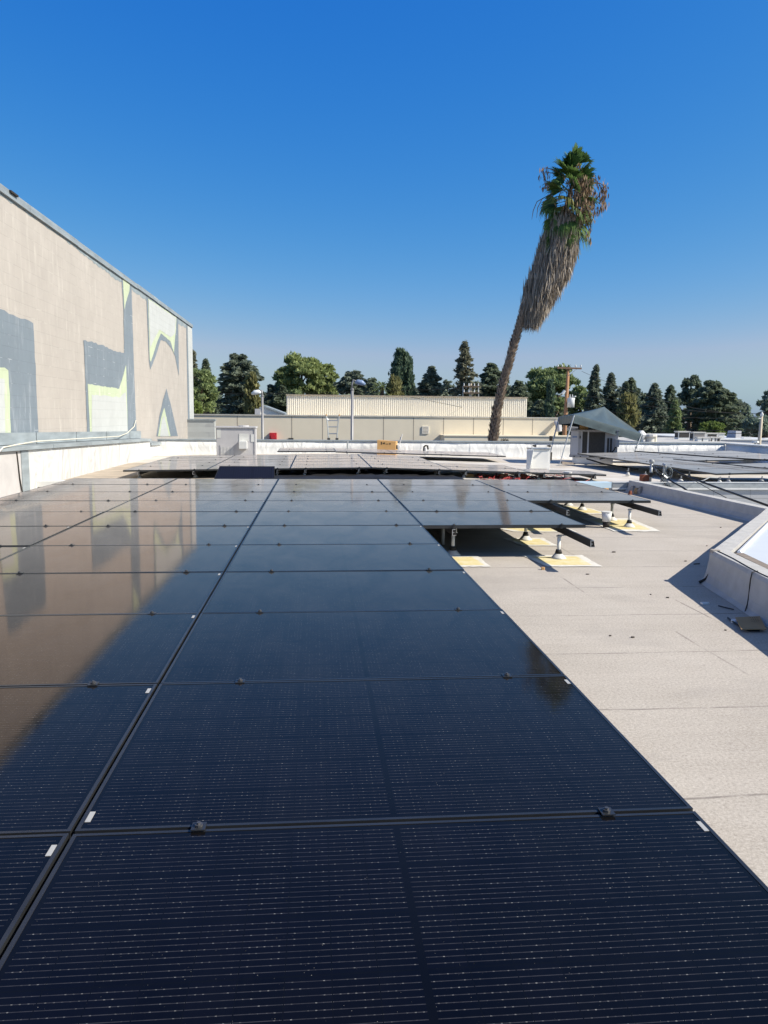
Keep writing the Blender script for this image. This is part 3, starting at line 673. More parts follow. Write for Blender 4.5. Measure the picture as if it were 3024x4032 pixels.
def loose_panel():
    a = aty(840, 1885, 15.75); e = aty(1082, 1885, 15.75)
    t = thing('leaning_panel', 'loose dark blue solar panel leaning on edge before the middle array', 'solar panel', (a.x, 15.75, .16)); O = t.location
    zt = aty(960, 1834, 16.25).z; h = Vector((0, .42, zt-.14)); L = e.x-a.x
    dx = .02; b = MB(); p = [Vector((a.x, 15.72, .14)), Vector((e.x, 15.72, .14)), Vector((e.x-.02, 15.72, .14))+h, Vector((a.x+.08, 15.72, .14))+h]; nv = Vector((0, -.5, .8)).normalized()*.03
    b.hexa([q-nv for q in p], p); b.build('frame', M['black'], t, O)
    k = NT('pv_blue'); o = k.sep()
    st = k.math('GREATER_THAN', k.math('FRACT', k.math('MULTIPLY', o[0], 22)), .82); sq = k.math('GREATER_THAN', k.math('FRACT', k.math('MULTIPLY', o[0], 2.6)), .97)
    c = k.mix(st, (.0055, .007, .018), (.013, .016, .032)); c = k.mix(sq, c, (.003, .004, .010)); k.link(c, k.p.inputs['Base Color']); k.p.inputs['Roughness'].default_value = .35
    g = MB(); u = Vector((.015, 0, 0)); q = [p[0]+u+h*.03, p[1]-u+h*.03, p[2]-u-h*.03, p[3]+u-h*.03]; g.poly([x+nv*.08 for x in q]); g.build('laminate', k.m, t, O)
loose_panel()
# ------------------------------------------------------------------ rails, posts, patches
def rail(x, y0, y1, zt, label, group, zt1=None):
    zt1 = zt if zt1 is None else zt1
    t = thing('mounting_rail', label, 'rail', (x, y0, zt), 0, group); O = t.location; b = MB(); hh = .066; 
    def ring(y, z): return [(x-.022, y, z-hh), (x+.022, y, z-hh), (x+.010, y, z), (x-.010, y, z)]
    b.hexa(ring(y0, zt), ring(y1, zt1)) if False else None
    a, e = ring(y0+.003, zt), ring(y1, zt1); b.v += a+e
    for f in ((0, 1, 2, 3), (7, 6, 5, 4), (0, 4, 5, 1), (1, 5, 6, 2), (2, 6, 7, 3), (3, 7, 4, 0)): b.f.append(f); b.mi.append(0)
    b.build('beam', M['rail'], t, O)
    e = MB(); y = y0
    for p, q in (((-.022, -hh), (-.016, 0)), ((.012, -hh), (.022, -hh+.006)), ((-.016, -hh), (.016, -hh+.005)), ((-.012, -.006), (.012, 0)), ((-.016, -hh*.55), (.0, -hh*.48))): e.box((x+p[0], y, zt+p[1]), (x+q[0], y+.004, zt+q[1]))
    e.build('cut_end', M['alu'], t, O); return t
RZ = HA-.037
rail(2.61, 6.99, 13.5, RZ, 'black rail jutting out from under the short panel column, its cut end bare', 'rails of the near array')
rail(X0+WP+.19*WP, 7.74, 13.5, RZ, 'black rail ending under the front left corner of the short panel column', 'rails of the near array')
rail(4.31, 9.25, 13.5, RZ, 'black rail jutting out beside the bucket under the three panel column', 'rails of the near array')
rail(X0+2*WP+.19*WP, 9.35, 13.5, RZ, 'black rail under the left side of the three panel column', 'rails of the near array')
for u in (-2, -1, 0):
    for fx, nm in ((.19, 'left'), (.85, 'right')):
        rail(X0+u*WP+fx*WP, .9 if u > -2 else 4.4, 13.5, RZ, f'hidden black rail under the {nm} half of the {COLN[u]}', 'rails of the near array')
def post(x, y, zt, label, group, cone=True, arm=0):
    t = thing('roof_post', label, 'post', (x, y, 0), 0, group); O = t.location
    b = MB(); b.tube([(x, y, .0), (x, y, zt-.015)], .019, 12); b.build('pipe', M['pipe'], t, O, True)
    b = MB(); b.tube([(x, y, zt-.022), (x, y, zt-.012)], .030, 10); ax = x+arm
    b.box((min(x, ax)-.012, y-.02, zt-.012), (max(x, ax)+.012, y+.02, zt-.004)); b.box((ax-.004, y-.02, zt-.004), (ax+.004, y+.02, zt+.06)); b.build('rail_bracket', M['galv'], t, O)
    if cone:
        b = MB(); b.tube([(x, y, .055), (x, y, .10)], [.040, .026], 14); b.build('rubber_collar', M['boot'], t, O, True)
        b = MB(); b.tube([(x, y, .004), (x, y, .022), (x, y, .058)], [.088, .066, .038], 16); b.build('flashing_cone', M['cone'], t, O, True)
    return t
def q2(x, y): return (1600+x/1.508, 1900+y/1.508)
PB = HA-.037-.066
posts = [((902, 452), 'white post with cone foot on the big front yellow patch', .095), ((276, 432), 'white post at the edge of the long panel column above a cut patch', .03), ((1322, 265), 'front white post on the long yellow patch right of the bucket', .07),
         ((1218, 225), 'rear post on the long yellow patch directly behind the bucket', .02), ((1043, 163), 'short looking post on the farthest sunny yellow patch', .02), ((707, 342), 'post half in shade on the second yellow patch', .02), ((217, 368), 'shaded post under the front left of the short panel column', .03)]
gp = 'support posts of the near array'
for (x, y), lab, arm in posts:
    p = atz(*q2(x, y), 0); post(p.x, p.y, PB, lab, gp, x != 217, arm)
for u in (-2, -1, 0):
    for i, yy in enumerate((3.2, 5.4, 7.6, 9.8, 12.0)):
        post(X0+u*WP+.85*WP-.06, yy, PB, f'{ORD[i]} support post from the front under the {COLN[u]}', gp, True, .06)
post(2.54, 12.3, PB, 'deep shaded support post under the back of the short panel column', gp, True, .06)
post(4.25, 12.6, PB, 'deep shaded support post under the back of the three panel column', gp, True, .06)
def patch(q, label, z=.006):
    P = [atz(*q2(*p), z) for p in q]; c = sum(P, Vector())/len(P)
    me = bpy.data.meshes.new('roof_patch'); n = 8; vs = []; fs = []; uvs = []
    for j in range(n+1):
        for i in range(n+1):
            u, v = i/n, j/n; p = P[3].lerp(P[2], u).lerp(P[0].lerp(P[1], u), v)
            r_ = .012 if (i in (0, n) or j in (0, n)) else 0
            vs.append((p.x-c.x+random.uniform(-r_, r_), p.y-c.y+random.uniform(-r_, r_), 0)); uvs.append((u, v))
    for j in range(n):
        for i in range(n): a = j*(n+1)+i; fs.append((a, a+1, a+n+2, a+n+1))
    me.from_pydata(vs, [], fs); ul = me.uv_layers.new()
    for l in me.loops: ul.data[l.index].uv = uvs[l.vertex_index]
    me.materials.append(M['patch']); o = bpy.data.objects.new('roof_patch', me); COL.objects.link(o); o.location = c
    tag(o, label, 'roof patch', 'yellow flashing patches on the roof')
patch([(682, 432), (1040, 430), (1160, 498), (838, 499)], 'large yellow patch with white rim around the front post')
patch([(60, 434), (425, 433), (502, 499), (330, 500)], 'yellow patch cut off by the long panel column')
patch([(565, 328), (812, 328), (897, 376), (690, 375)], 'yellow patch half in shade behind the large front patch')
patch([(520, 268), (945, 268), (1018, 293), (640, 291)], 'yellow patch seen as a strip just below the short panel column')
patch([(1030, 208), (1325, 212), (1518, 291), (1235, 290)], 'long yellow patch with two posts right of the bucket', .0065)
patch([(905, 128), (1100, 154), (1203, 186), (1050, 187)], 'farthest yellow patch under the three panel column')
def foot(loc, ztop, m, label, group):
    x, y, z = loc; t = thing('cone_foot', label, 'roof foot', loc, 0, group); h = ztop-z; o = (0, 0, 0)
    b = MB(); b.tube([(0, 0, 0), (0, 0, h*.62)], [.062, .022], 14); b.build('cone', m, t, o, True)
    b = MB(); b.tube([(0, 0, h*.6), (0, 0, h*.78)], .024, 10); b.build('collar', M['boot'], t, o)
    b = MB(); b.tube([(0, 0, h*.75), (0, 0, h)], .013, 8); b.box((-.03, -.02, h-.03), (.012, .02, h-.02)); b.box((.006, -.02, h-.02), (.014, .02, h+.045)); b.build('rail_bracket', M['galv'], t, o)
    return t
NTH = ORD
for c in range(-3, 3):
    x = A2X+c*WP; rows = {1: 2, 2: 1}.get(c, 5)
    for fx, nm in ((.19, 'left'), (.85, 'right')):
        rx = x+fx*WP; rz = a2(rx)-.037
        rail(rx, A2Y-.02-(.12 if nm == 'right' and c in (-3, 1) else 0), A2Y+rows*S, rz, f'dark rail under the {nm} side of the {NTH[c+3]} column in the middle array', 'rails of the middle array')
        for i, yy in enumerate((.12, 1.9, 3.7, 5.3)):
            if yy > rows*S: continue
            yy += random.uniform(-.06, .25)
            foot((rx-.03, A2Y+yy, r2z(rx)), rz-.066, M['cone'] if i == 0 and random.random() < .5 else M['conegrey'], f'cone foot {["at the front", "near the front", "near the back", "at the back"][i]} on the {nm} rail of the {NTH[c+3]} middle array column', 'cone feet under the middle array')
for i, (px, py, Y) in enumerate(((2472, 1873, 18.4), (2540, 1868, 17.2), (2680, 1893, 15.9), (2713, 1878, 17.3), (2833, 1900, 15.75), (2868, 1898, 15.9), (2998, 1895, 15.9))):
    p = aty(px, py, Y); p.z = max(p.z, .0); foot((p.x, p.y, -.01 if p.z < .02 else p.z), .21, M['cone'] if i in (0, 2, 4) else M['conegrey'], f'cone foot under the right hand array, {NTH[i]} from its left corner', 'cone feet under the right hand array')
# ------------------------------------------------------------------ rooftop equipment
def ac_left():
    Y = 22.8; a = aty(851, 1690, Y); e = aty(1003, 1690, Y); zt = aty(900, 1685, Y).z; zb = .17
    t = thing('air_conditioner', 'boxy grey rooftop air unit with a small white disconnect on its face', 'air conditioner', (a.x, Y, zb)); O = t.location
    b = MB(); b.box((a.x, Y, zb), (e.x, Y+.7, zt)); b.build('cabinet', M['acgrey'], t, O, bevel=.01)
    b = MB(); b.box((a.x-.03, Y-.03, zt), (e.x+.03, Y+.73, zt+.04)); b.tube([(a.x+.75, Y+.4, zt+.04), (a.x+.75, Y+.4, zt+.07)], .16, 14); b.build('lid', M['acgrey'], t, O)
    def pt(x, y): return aty(700+x/2.074, 1300+y/2.074, Y)
    def plate(x0, y0, x1, y1, th, m, nm, ins=0):
        p = pt(x0, y1); q = pt(x1, y0); b = MB(); b.box((p.x, Y-th, p.z), (q.x, Y-.001-ins, q.z)); return b.build(nm, m, t, O)
    plate(345, 938, 462, 1030, .012, M['acgrey'], 'access_panel')
    p = pt(352, 1025); q = pt(455, 945); b = MB()
    for i in range(9):
        x = p.x+.02+(q.x-p.x-.04)*i/8; b.box((x-.008, Y-.02, p.z+.03), (x+.008, Y-.0125, q.z-.03))
    b.build('louvres', M['acwhite'], t, O)
    plate(500, 848, 578, 905, .010, M['patchmark'], 'paint_patch'); plate(320, 800, 350, 880, .006, M['patchmark'], 'paper_notice')
    plate(598, 850, 628, 912, .012, M['acwhite'], 'vent_plate')
    b = MB(); p = pt(503, 968); q = pt(568, 905); b.box((p.x, Y-.17, p.z), (q.x, Y-.002, q.z)); b.build('disconnect_box', M['plastic_w'], t, O, bevel=.008)
    b = MB(); p = pt(626, 1100); q = pt(632, 800); b.box((q.x-.025, Y-.016, zb), (q.x+.012, Y-.001, zt)); b.build('corner_post', M['acgrey'], t, O)
    c = MB(); p = pt(300, 1012); c.box((p.x-.05, Y-.3, .17), (p.x+.12, Y-.05, .26)); o = c.build('pipe_support', M['wood'], None, (p.x, Y-.2, .17)); tag(o, 'small timber pipe block beside the left rooftop air unit', 'timber block')
ac_left()
def ac_right():
    def q(x, y): return (2150+x/3.687, 1550+y/3.687)
    Yl, Yr = 23.75, 23.25
    a = aty(*q(345, 905), Yl); c = aty(*q(1030, 945), Yr); zb = .235; zt = aty(*q(600, 540), 23.5).z
    t = thing('air_conditioner', 'large grey rooftop air unit with dark coil grilles sheltered by the canopy', 'air conditioner', (a.x, Yl, zb)); O = t.location
    dx, dyy = c.x-a.x, Yr-Yl; L = math.hypot(dx, dyy); u = Vector((dx/L, dyy/L, 0)); n = Vector((u.y, -u.x, 0)); A = Vector((a.x, Yl, 0))
    def bx(s0, s1, z0, z1, d0, d1, mb): 
        P = [A+u*s0+n*d1, A+u*s1+n*d1, A+u*s1+n*d0, A+u*s0+n*d0]
        mb.hexa([(p.x, p.y, z0) for p in P], [(p.x, p.y, z1) for p in P])
    def part(nm, m, *bs):
        mb = MB(); [bx(*k_, mb) for k_ in bs]; return mb.build(nm, m, t, O)
    H = zt-zb; f = lambda x: (x-345)/685*L; g = lambda y: zt-(y-540)/(920-540)*H
    part('cabinet', M['acshade'], (0, L, zb+.07, zt, -1.2, 0)); part('base_rail', M['acshade'], (-.02, L+.02, zb, zb+.068, -1.22, .012))
    part('fork_slot', M['ink'], *[(f(x0), f(x1), zb+.015, zb+.045, .0125, .016) for x0, x1 in ((398, 420), (490, 512), (626, 706), (905, 985))])
    part('lid', M['acshade'], (-.03, L+.03, zt, zt+.03, -1.23, .03))
    part('coil_grille', M['acdark'], (f(522), f(590), g(905), g(555), .002, .008)); part('coil_grille', M['acdark'], (f(615), f(845), g(908), g(558), .002, .008))
    part('side_louvre', M['acdark'], (f(878), f(908), g(850), g(640), .002, .010), (f(920), f(950), g(850), g(640), .002, .010))
    part('access_door', M['acgrey'], (f(352), f(460), g(885), g(545), .002, .010)); part('nameplate', M['bluelens'], (f(372), f(440), g(640), g(618), .011, .014))
    part('handle', M['ink'], (f(478), f(492), g(650), g(615), .002, .03))
    part('corner_strip', M['acgrey'], (f(596), f(612), g(910), g(548), .002, .014), (f(500), f(514), g(908), g(548), .002, .012))
    part('disconnect_box', M['acshade'], (f(995), f(1050), g(760), g(655), .002, .12))
    b = MB(); P = [A+u*f(x)+n*.08 for x in (1000, 985, 930, 860, 780)]; Z = [g(y) for y in (760, 800, 870, 920, 935)]
    b.tube([(p.x, p.y, z) for p, z in zip(P, Z)], .022, 8); b.build('conduit', M['cable'], t, O)
    s = thing('equipment_curb', 'white wrapped curb platform under the canopied rooftop unit', 'curb', (a.x, Yl, .1)); O2 = s.location
    mb = MB(); bx(.08, L-.12, .04, zb-.002, -1.15, -.03, mb); mb.build('platform', M['tpo'], s, O2)
    # cardboard box on top
    mb = MB(); bx(f(470), f(595), zt+.032, zt+.20, -.55, -.2, mb); o = mb.build('carton', M['carton'], None, (a.x+.3, Yl+.3, zt+.03)); tag(o, 'brown carton on top of the canopied rooftop unit', 'box')
    # canopy
    def V(x, y, Y): return aty(*q(x, y), Y)
    Af, Bf, Cf = V(408, 302, 22.7), V(187, 332, 24.6), V(1385, 585, 23.6); Df = Bf+Cf-Af; Df.z = (Bf.z+Cf.z)/2
    ctr = (Af+Bf+Cf+Df)/4; pk = V(845, 190, ctr.y)
    t = thing('canopy_tent', 'grey green pop up canopy tilted down to the right over the rooftop unit', 'canopy', (ctr.x, ctr.y, .1)); O = t.location
    mb = MB(); N = 10; ring = [Af, Cf, Df, Bf]
    for i in range(4):
        p, r = ring[i], ring[(i+1) % 4]; b0 = len(mb.v)
        for j in range(N+1):
            for k_ in range(N+1):
                s_, v_ = k_/N, j/N; e = p.lerp(r, s_); x = e.lerp(pk, v_); sag = -.30*math.sin(math.pi*v_)*(.55+.45*math.sin(math.pi*s_)) * (.6) ; wr = .028*math.sin(s_*19+i)*math.sin(math.pi*v_)*(1-v_)*2
                mb.v.append((x.x, x.y, x.z+sag*.25+wr))
        for j in range(N):
            for k_ in range(N): c0 = b0+j*(N+1)+k_; mb.f.append((c0, c0+1, c0+N+2, c0+N+1)); mb.mi.append(0)
    mb.build('roof_fabric', M['tent'], t, O, True)
    mb = MB()
    for i in range(4):
        p, r = ring[i], ring[(i+1) % 4]; b0 = len(mb.v); drop = .26
        d = (r-p); d.z = 0; nn = Vector((d.y, -d.x, 0)).normalized()
        for j in range(4):
            for k_ in range(21):
                x = p.lerp(r, k_/20)+nn*(.012*math.sin(k_*1.7+j*2.0)*(j > 0)+.015*(j == 1)); mb.v.append((x.x, x.y, x.z-drop*j/3))
        for j in range(3):
            for k_ in range(20): c0 = b0+j*21+k_; mb.f.append((c0, c0+21, c0+22, c0+1)); mb.mi.append(0)
    mb.build('valance', M['tent'], t, O, True)
    for top, ft in ((Af, V(200, 1018, 22.3)), (Bf, V(62, 860, 24.4)), (Cf, V(1248, 945, 23.4)), (Df, Df+Vector((-.35, 0, -1.0)))):
        ft.z = max(.1, ft.z); mid = top.lerp(ft, .55)
        mb = MB(); mb.tube([top-Vector((0, 0, .03)), mid], .022, 6); mb.tube([mid, ft], .015, 6); mb.box((ft.x-.05, ft.y-.05, ft.z-.02), (ft.x+.05, ft.y+.05, ft.z+.01)); mb.tube([mid+Vector((0, 0, -.03)), mid+Vector((0, 0, .03))], .032, 6); mb.build('leg', M['galv'], t, O)
    # litter before the unit
    for nm, x0, y0, x1, y1, m, lab, cat in (('plank', 215, 985, 430, 1060, 'wood', 'weathered timber plank lying before the canopied unit', 'plank'), ('timber_block', 728, 1020, 785, 1062, 'wood', 'brown timber block under the canopied unit front', 'timber block'), ('white_bag', 560, 1035, 625, 1065, 'tpo', 'crumpled white bag before the canopied unit', 'bag')):
        p = V(x0, y1, 22.4); r = V(x1, y0, 22.4); b = MB(); b.hexa([(p.x, 22.3, .09), (r.x, 22.4, .09), (r.x, 22.6, .09), (p.x, 22.5, .09)], [(p.x+.02, 22.33, r.z), (r.x-.03, 22.42, .09+.5*(r.z-.09)), (r.x-.03, 22.56, .09+.5*(r.z-.09)), (p.x+.02, 22.48, r.z)]); o = b.build(nm, M[m], None, (p.x, 22.3, .09)); tag(o, lab, cat)
    # conduit lying over the deck
    b = MB(); P = [V(590, 945, 22.9), V(720, 985, 22.5), V(850, 1025, 22.0), V(1100, 1060, 21.2), V(1335, 1100, 20.2)]; P = [Vector((p.x, p.y, max(p.z, .1))) for p in P]
    o = b.tube(P, .022, 6).build('conduit', M['cable'], None, P[0]); tag(o, 'dark conduit snaking from the canopied unit to the right hand array', 'conduit')
ac_right()
def electrical_box():
    def q(x, y): return aty(1400+x/2.074, 1300+y/2.074, 18.6)
    a = q(1360, 1200); e = q(1592, 975); Y = 18.6; sx = q(1430, 1000).x; zb = .14
    t = thing('electrical_cabinet', 'white electrical cabinet with its door front facing, behind the middle array', 'cabinet', (a.x, Y, zb)); O = t.location
    b = MB(); b.box((sx, Y, .17), (e.x, Y+.35, e.z)); b.build('cabinet_body', M['plastic_w'], t, O, bevel=.008)
    b = MB(); b.hexa([(a.x, Y-.34, zb), (sx-.12, Y-.37, zb), (sx-.002, Y-.01, .2), (sx-.05, Y+.01, .2)], [(a.x, Y-.34, e.z), (a.x+.16, Y-.39, e.z+.01), (sx-.002, Y-.01, e.z+.01), (sx-.05, Y+.01, e.z)]); b.build('open_door', M['plastic_w'], t, O, bevel=.01)
    b = MB(); b.box((sx+.02, Y-.02, .22), (e.x-.06, Y-.002, e.z-.06)); b.build('inner_panel', M['acwhite'], t, O)
    b = MB(); b.box((sx-.005, Y-.035, e.z+.002), (e.x, Y+.37, e.z+.03)); b.build('rain_lip', M['alu'], t, O)
    for zz in (.78,):
        for xx in (sx+.05, e.x-.08):
            b = MB(); b.tube([(xx, Y-.02, zz), (xx+.02, Y-.12, zz)], .02, 8); b.tube([(xx+.02, Y-.12, zz), (xx+.02, Y-.14, zz)], .03, 8); b.build('latch', M['ink'], t, O)
    for z0, z1 in ((.90, 1.02), (.42, .62)):
        b = MB(); b.box((e.x+.002, Y+.02, z0), (e.x+.05, Y+.14, z1)); b.build('breaker', M['ink'], t, O)
    b = MB(); b.tube([(a.x+.12, Y-.30, e.z+.01), (a.x+.12, Y-.30, e.z+.05)], .025, 8); b.build('gland', M['galv'], t, O)
electrical_box()
def parapet_things():
    def q(x, y, Y): return aty(1400+x/2.074, 1300+y/2.074, Y)
    a = q(176, 985, 26.1); e = q(328, 900, 26.1); r = q(345, 910, 26.5)
    t = thing('carton', 'orange cardboard carton standing against the back parapet', 'box', (a.x, 26.1, .15)); O = t.location
    b = MB(); b.hexa([(a.x, 26.1, .15), (e.x, 26.1, .15), (r.x, 26.6, .15), (a.x+.1, 26.6, .15)], [(a.x, 26.1, e.z), (e.x, 26.1, e.z-.04), (r.x, 26.6, e.z-.04), (a.x+.1, 26.6, e.z)]); b.build('body', M['carton'], t, O)
    b = MB()
    for x0, y0, x1, y1 in ((208, 912, 216, 934), (225, 918, 232, 930), (235, 916, 240, 930), (250, 928, 265, 932), (276, 922, 286, 934)):
        p = q(x0, y1, 26.1); s = q(x1, y0, 26.1); b.box((p.x, 26.094, p.z), (s.x, 26.0985, s.z))
    b.build('printed_marks', M['ink'], t, O)
    b = MB(); p = q(330, 960, 26.1); b.box((e.x+.005, 26.2, p.z-.05), (e.x+.08, 26.32, p.z+.08)); b.build('handle_hole', M['ink'], t, O)
    t = thing('tube_bundle', 'thin white and blue tubes poking up behind the orange carton', 'tubes', q(335, 930, 26.7)); O = t.location
    for k_, (x0, y0, x1, y1, m) in enumerate(((338, 925, 383, 848, 'plastic_w'), (345, 920, 370, 872, 'bluelens'))):
        b = MB(); p = q(x0, y0, 26.72); p.z = .2; b.tube([p, q(x1, y1, 26.78)], .016, 6); b.build('tube', M[m], t, O)
    t = thing('hook_fitting', 'black hooked pipe fitting on a white stub before the back parapet', 'fitting', q(570, 1000, 26.4)); O = t.location
    b = MB(); P = [q(x, y, 26.4) for x, y in ((556, 985), (560, 950), (572, 943), (588, 945), (592, 975))]; b.tube(P, .030, 8); b.build('hook', M['ink'], t, O)
    b = MB(); P = [q(x, y, 26.4) for x, y in ((572, 962), (570, 1000))]; P[1].z = .1; b.tube(P, .05, 10); b.build('stub', M['plastic_w'], t, O)
    # pole base post and brackets near left end of parapet
    p = aty(1368, 1760, 26.2); t = thing('pipe_stub', 'thin grey pipe standing before the back parapet left of the carton', 'pipe', (p.x, 26.2, .15)); b = MB(); b.tube([(p.x, 26.2, .15), (p.x, 26.2, .62)], .03, 8); b.build('pipe', M['galv'], t, t.location)
    # ladder tips above the parapet
    def l(x, y, Y=27.6): return aty(700+x/2.074, 1300+y/2.074, Y)
    t = thing('ladder', 'aluminium ladder with flared walk through top rising above the back parapet', 'ladder', l(1265, 900)); O = t.location
    for s, P in (('l', ((1232, 895), (1228, 840), (1222, 765), (1213, 700))), ('r', ((1299, 895), (1302, 840), (1308, 765), (1319, 700)))):
        pts = [l(*p) for p in P]; pts.insert(0, Vector((pts[0].x+(.02 if s == 'l' else -.02), 28.6, GZ))); b = MB(); b.tube(pts, .030, 6); b.build('rail', M['alu'], t, O)
        b = MB(); e = pts[-1]; b.tube([e, e+Vector((0, 0, .05))], .035, 6); b.build('end_cap', M['carton'], t, O)
    for y in (738, 790, 845):
        x0 = 1222+(y-738)*.07; x1 = 1310-(y-738)*.08; b = MB(); b.tube([l(x0, y), l(x1, y)], .022, 6); b.build('rung', M['alu'], t, O)
    for xa, xb in ((1213, 1232), (1319, 1298)): b = MB(); b.tube([l(xa+(2 if xa < 1250 else -2), 712), l(xb, 738)], .016, 6); b.build('brace', M['alu'], t, O)
    for x in (1232, 1299): b = MB(); p = l(x, 896); b.box((p.x-.05, 27.35, .616), (p.x+.05, 27.62, .67)); b.build('standoff', M['ink'], t, O)
parapet_things()
def site_clutter():
    # red and orange cable tangle on the white roof, right of middle
    for i, (x0, x1, m) in enumerate(((1990, 2110, 'redcable'), (2085, 2290, 'redcable'), (1880, 2010, 'redcable'))):
        b = MB(); 
        for j in range(5):
            P = []; y0 = random.uniform(16.0, 17.6)
            for k_ in range(16):
                f = k_/15; X = aty(x0+(x1-x0)*f, 1870, 16.6).x+random.uniform(-.05, .05); P.append((X, y0+.45*math.sin(f*5+j*1.3)+random.uniform(-.05, .05), r2z(X)+.012+.10*abs(math.sin(f*4.2+j))*(random.random() < .5)*(.6)))
            b.tube(P, .006, 5)
        o = b.build('cable_tangle', M[m], None, (P[0][0], 16.6, .12)); tag(o, ['tangle of red cables on the white roof left of the open cabinet door', 'tangle of red cables below the right end of the middle array', 'stray red cables under the middle of the middle array'][i], 'cables', 'red cable tangles')
    for i, (px, py, m, lab) in enumerate(((1850, 1868, 'carton', 'small orange carton among the red cables left of the cabinet door'), (2062, 1872, 'brick', 'rust brown scrap block among the red cables right of the cabinet door'), (1985, 1878, 'cardboard', 'crumpled brown wrapper among red cables near the cabinet door'))):
        p = aty(px, py, 16.9); b = MB(); s = .11; b.hexa([(p.x-s, 16.8, .1), (p.x+s, 16.85, .1), (p.x+s*.8, 17, .1), (p.x-s*.9, 16.98, .1)], [(p.x-s*.9, 16.83, .22), (p.x+s*.7, 16.87, .20), (p.x+s*.6, 16.97, .21), (p.x-s*.8, 16.95, .19)]); o = b.build('scrap_box', M[m], None, (p.x, 16.8, .1)); tag(o, lab, 'scrap')
    p = aty(2235, 1874, 16.7); t = thing('bucket', 'white pail on the white roof under the right end of the middle array', 'bucket', (p.x, 16.7, .12)); b = MB(); b.tube([(0, 0, 0), (0, 0, .15)], [.08, .09], 14); b.build('pail', M['plastic_w'], t); b = MB(); b.tube([(0, 0, .15), (0, 0, .16)], .095, 14); b.build('rim', M['acwhite'], t)
    # paint bucket on grey roof
    p = atz(*q2(1186, 268), 0); t = thing('bucket', 'small white bucket with black lower half on the grey roof', 'bucket', p)
    b = MB(); b.tube([(0, 0, .002), (0, 0, .085)], [.043, .047], 20); b.build('dark_base', M['ink'], t, smooth=True)
    b = MB(); b.tube([(0, 0, .0855), (0, 0, .215)], [.0555, .068], 20, cap=True); b.build('pail', M['plastic_w'], t, smooth=True)
    b = MB(); b.tube([(0, 0, .205), (0, 0, .222)], [.0715, .073], 20); b.build('lid', M['acwhite'], t)
    def q3(x, y): return (2300+x/2.291, 1800+y/2.291)
    # cardboard piece in shade
    P = [atz(*q3(*p), .05) for p in ((1365, 1432), (1585, 1418), (1645, 1520), (1420, 1525))]; c = sum(P, Vector())/4
    t = thing('cardboard_piece', 'torn brown cardboard with faint print lying in the curb shade', 'cardboard', (c.x, c.y, 0)); O = t.location
    lift = [.055, .05, .03, .035]; b = MB(); b.hexa([(p.x, p.y, .006+l_*.5) for p, l_ in zip(P[::-1], lift[::-1])], [(p.x, p.y, .012+l_*.5) for p, l_ in zip(P[::-1], lift[::-1])]); b.build('sheet', M['cardboard'], t, O)
    b = MB(); 
    for i in range(3):
        for j in range(4):
            u = .56+j*.09; v = .12+i*.14; z = .0155+.5*(lift[0]*(1-v)+lift[3]*v)*(1-u)+.5*(lift[1]*(1-v)+lift[2]*v)*u
            a = P[0].lerp(P[1], u).lerp(P[3].lerp(P[2], u), v); d = (P[1]-P[0])*.03; w_ = (P[3]-P[0])*.045
            b.poly([(x.x, x.y, z) for x in (a, a+w_, a+w_+d, a+d)])
    b.build('print', M['ink'], t, O)
    def strip(pts, r, m, name, lab, cat='strap', z=.012):
        Q = [atz(*q3(*p), z) for p in pts]; b = MB(); b.tube(Q, r, 5); o = b.build(name, m, None, Q[0]); tag(o, lab, cat)
    strip([(1296, 1450), (1350, 1490), (1420, 1530), (1490, 1558), (1582, 1563)], .007, M['cable'], 'strap', 'black strap curling under the torn cardboard')
    strip([(1212, 1340), (1280, 1358), (1350, 1374)], .005, M['cable'], 'strap', 'short black strap lying in the curb shade above the cardboard')
    strip([(990, 964), (1042, 960)], .006, M['cable'], 'strap', 'stubby dark strap lying in the curb corner shade')
    p = atz(*q3(1090, 1316), .01); b = MB(); b.hexa([(p.x-.03, p.y-.02, .001), (p.x+.03, p.y-.015, .001), (p.x+.03, p.y+.02, .001), (p.x-.03, p.y+.02, .001)], [(p.x-.028, p.y-.02, .012), (p.x+.028, p.y-.015, .016), (p.x+.028, p.y+.02, .012), (p.x-.028, p.y+.02, .014)]); o = b.build('paper_scrap', M['plastic_w'], None, p); tag(o, 'scrap of white paper in the curb shade', 'scrap')
    p = atz(*q3(1370, 1480), .012); b = MB(); b.tube([(p.x, p.y, .001), (p.x, p.y, .02)], .035, 10); o = b.build('pale_disc', M['lamphead'], None, p); tag(o, 'pale blue plastic disc beside the torn cardboard', 'disc')
    for x, y, s in ((268, 860, .05), (600, 1242, .018), (752, 1271, .028), (915, 941, .03), (1232, 636, .03), (1105, 803, .02), (235, 1615, .02), (1275, 1565, .015), (435, 1630, .03), (1145, 430, .03), (30, 1060, .03)):
        p = atz(*q3(x, y), .0); b = MB(); n = 7; s *= .62; P = [(p.x+s*random.uniform(.5, 1)*math.cos(i*6.28/n), p.y+s*.6*random.uniform(.5, 1)*math.sin(i*6.28/n)) for i in range(n)]; b.prism(P, .001, .006+s*.15); o = b.build('debris_scrap', M['debris'], None, p); tag(o, 'small dark scrap of debris on the open grey roof', 'debris', 'scraps of debris on the grey roof')
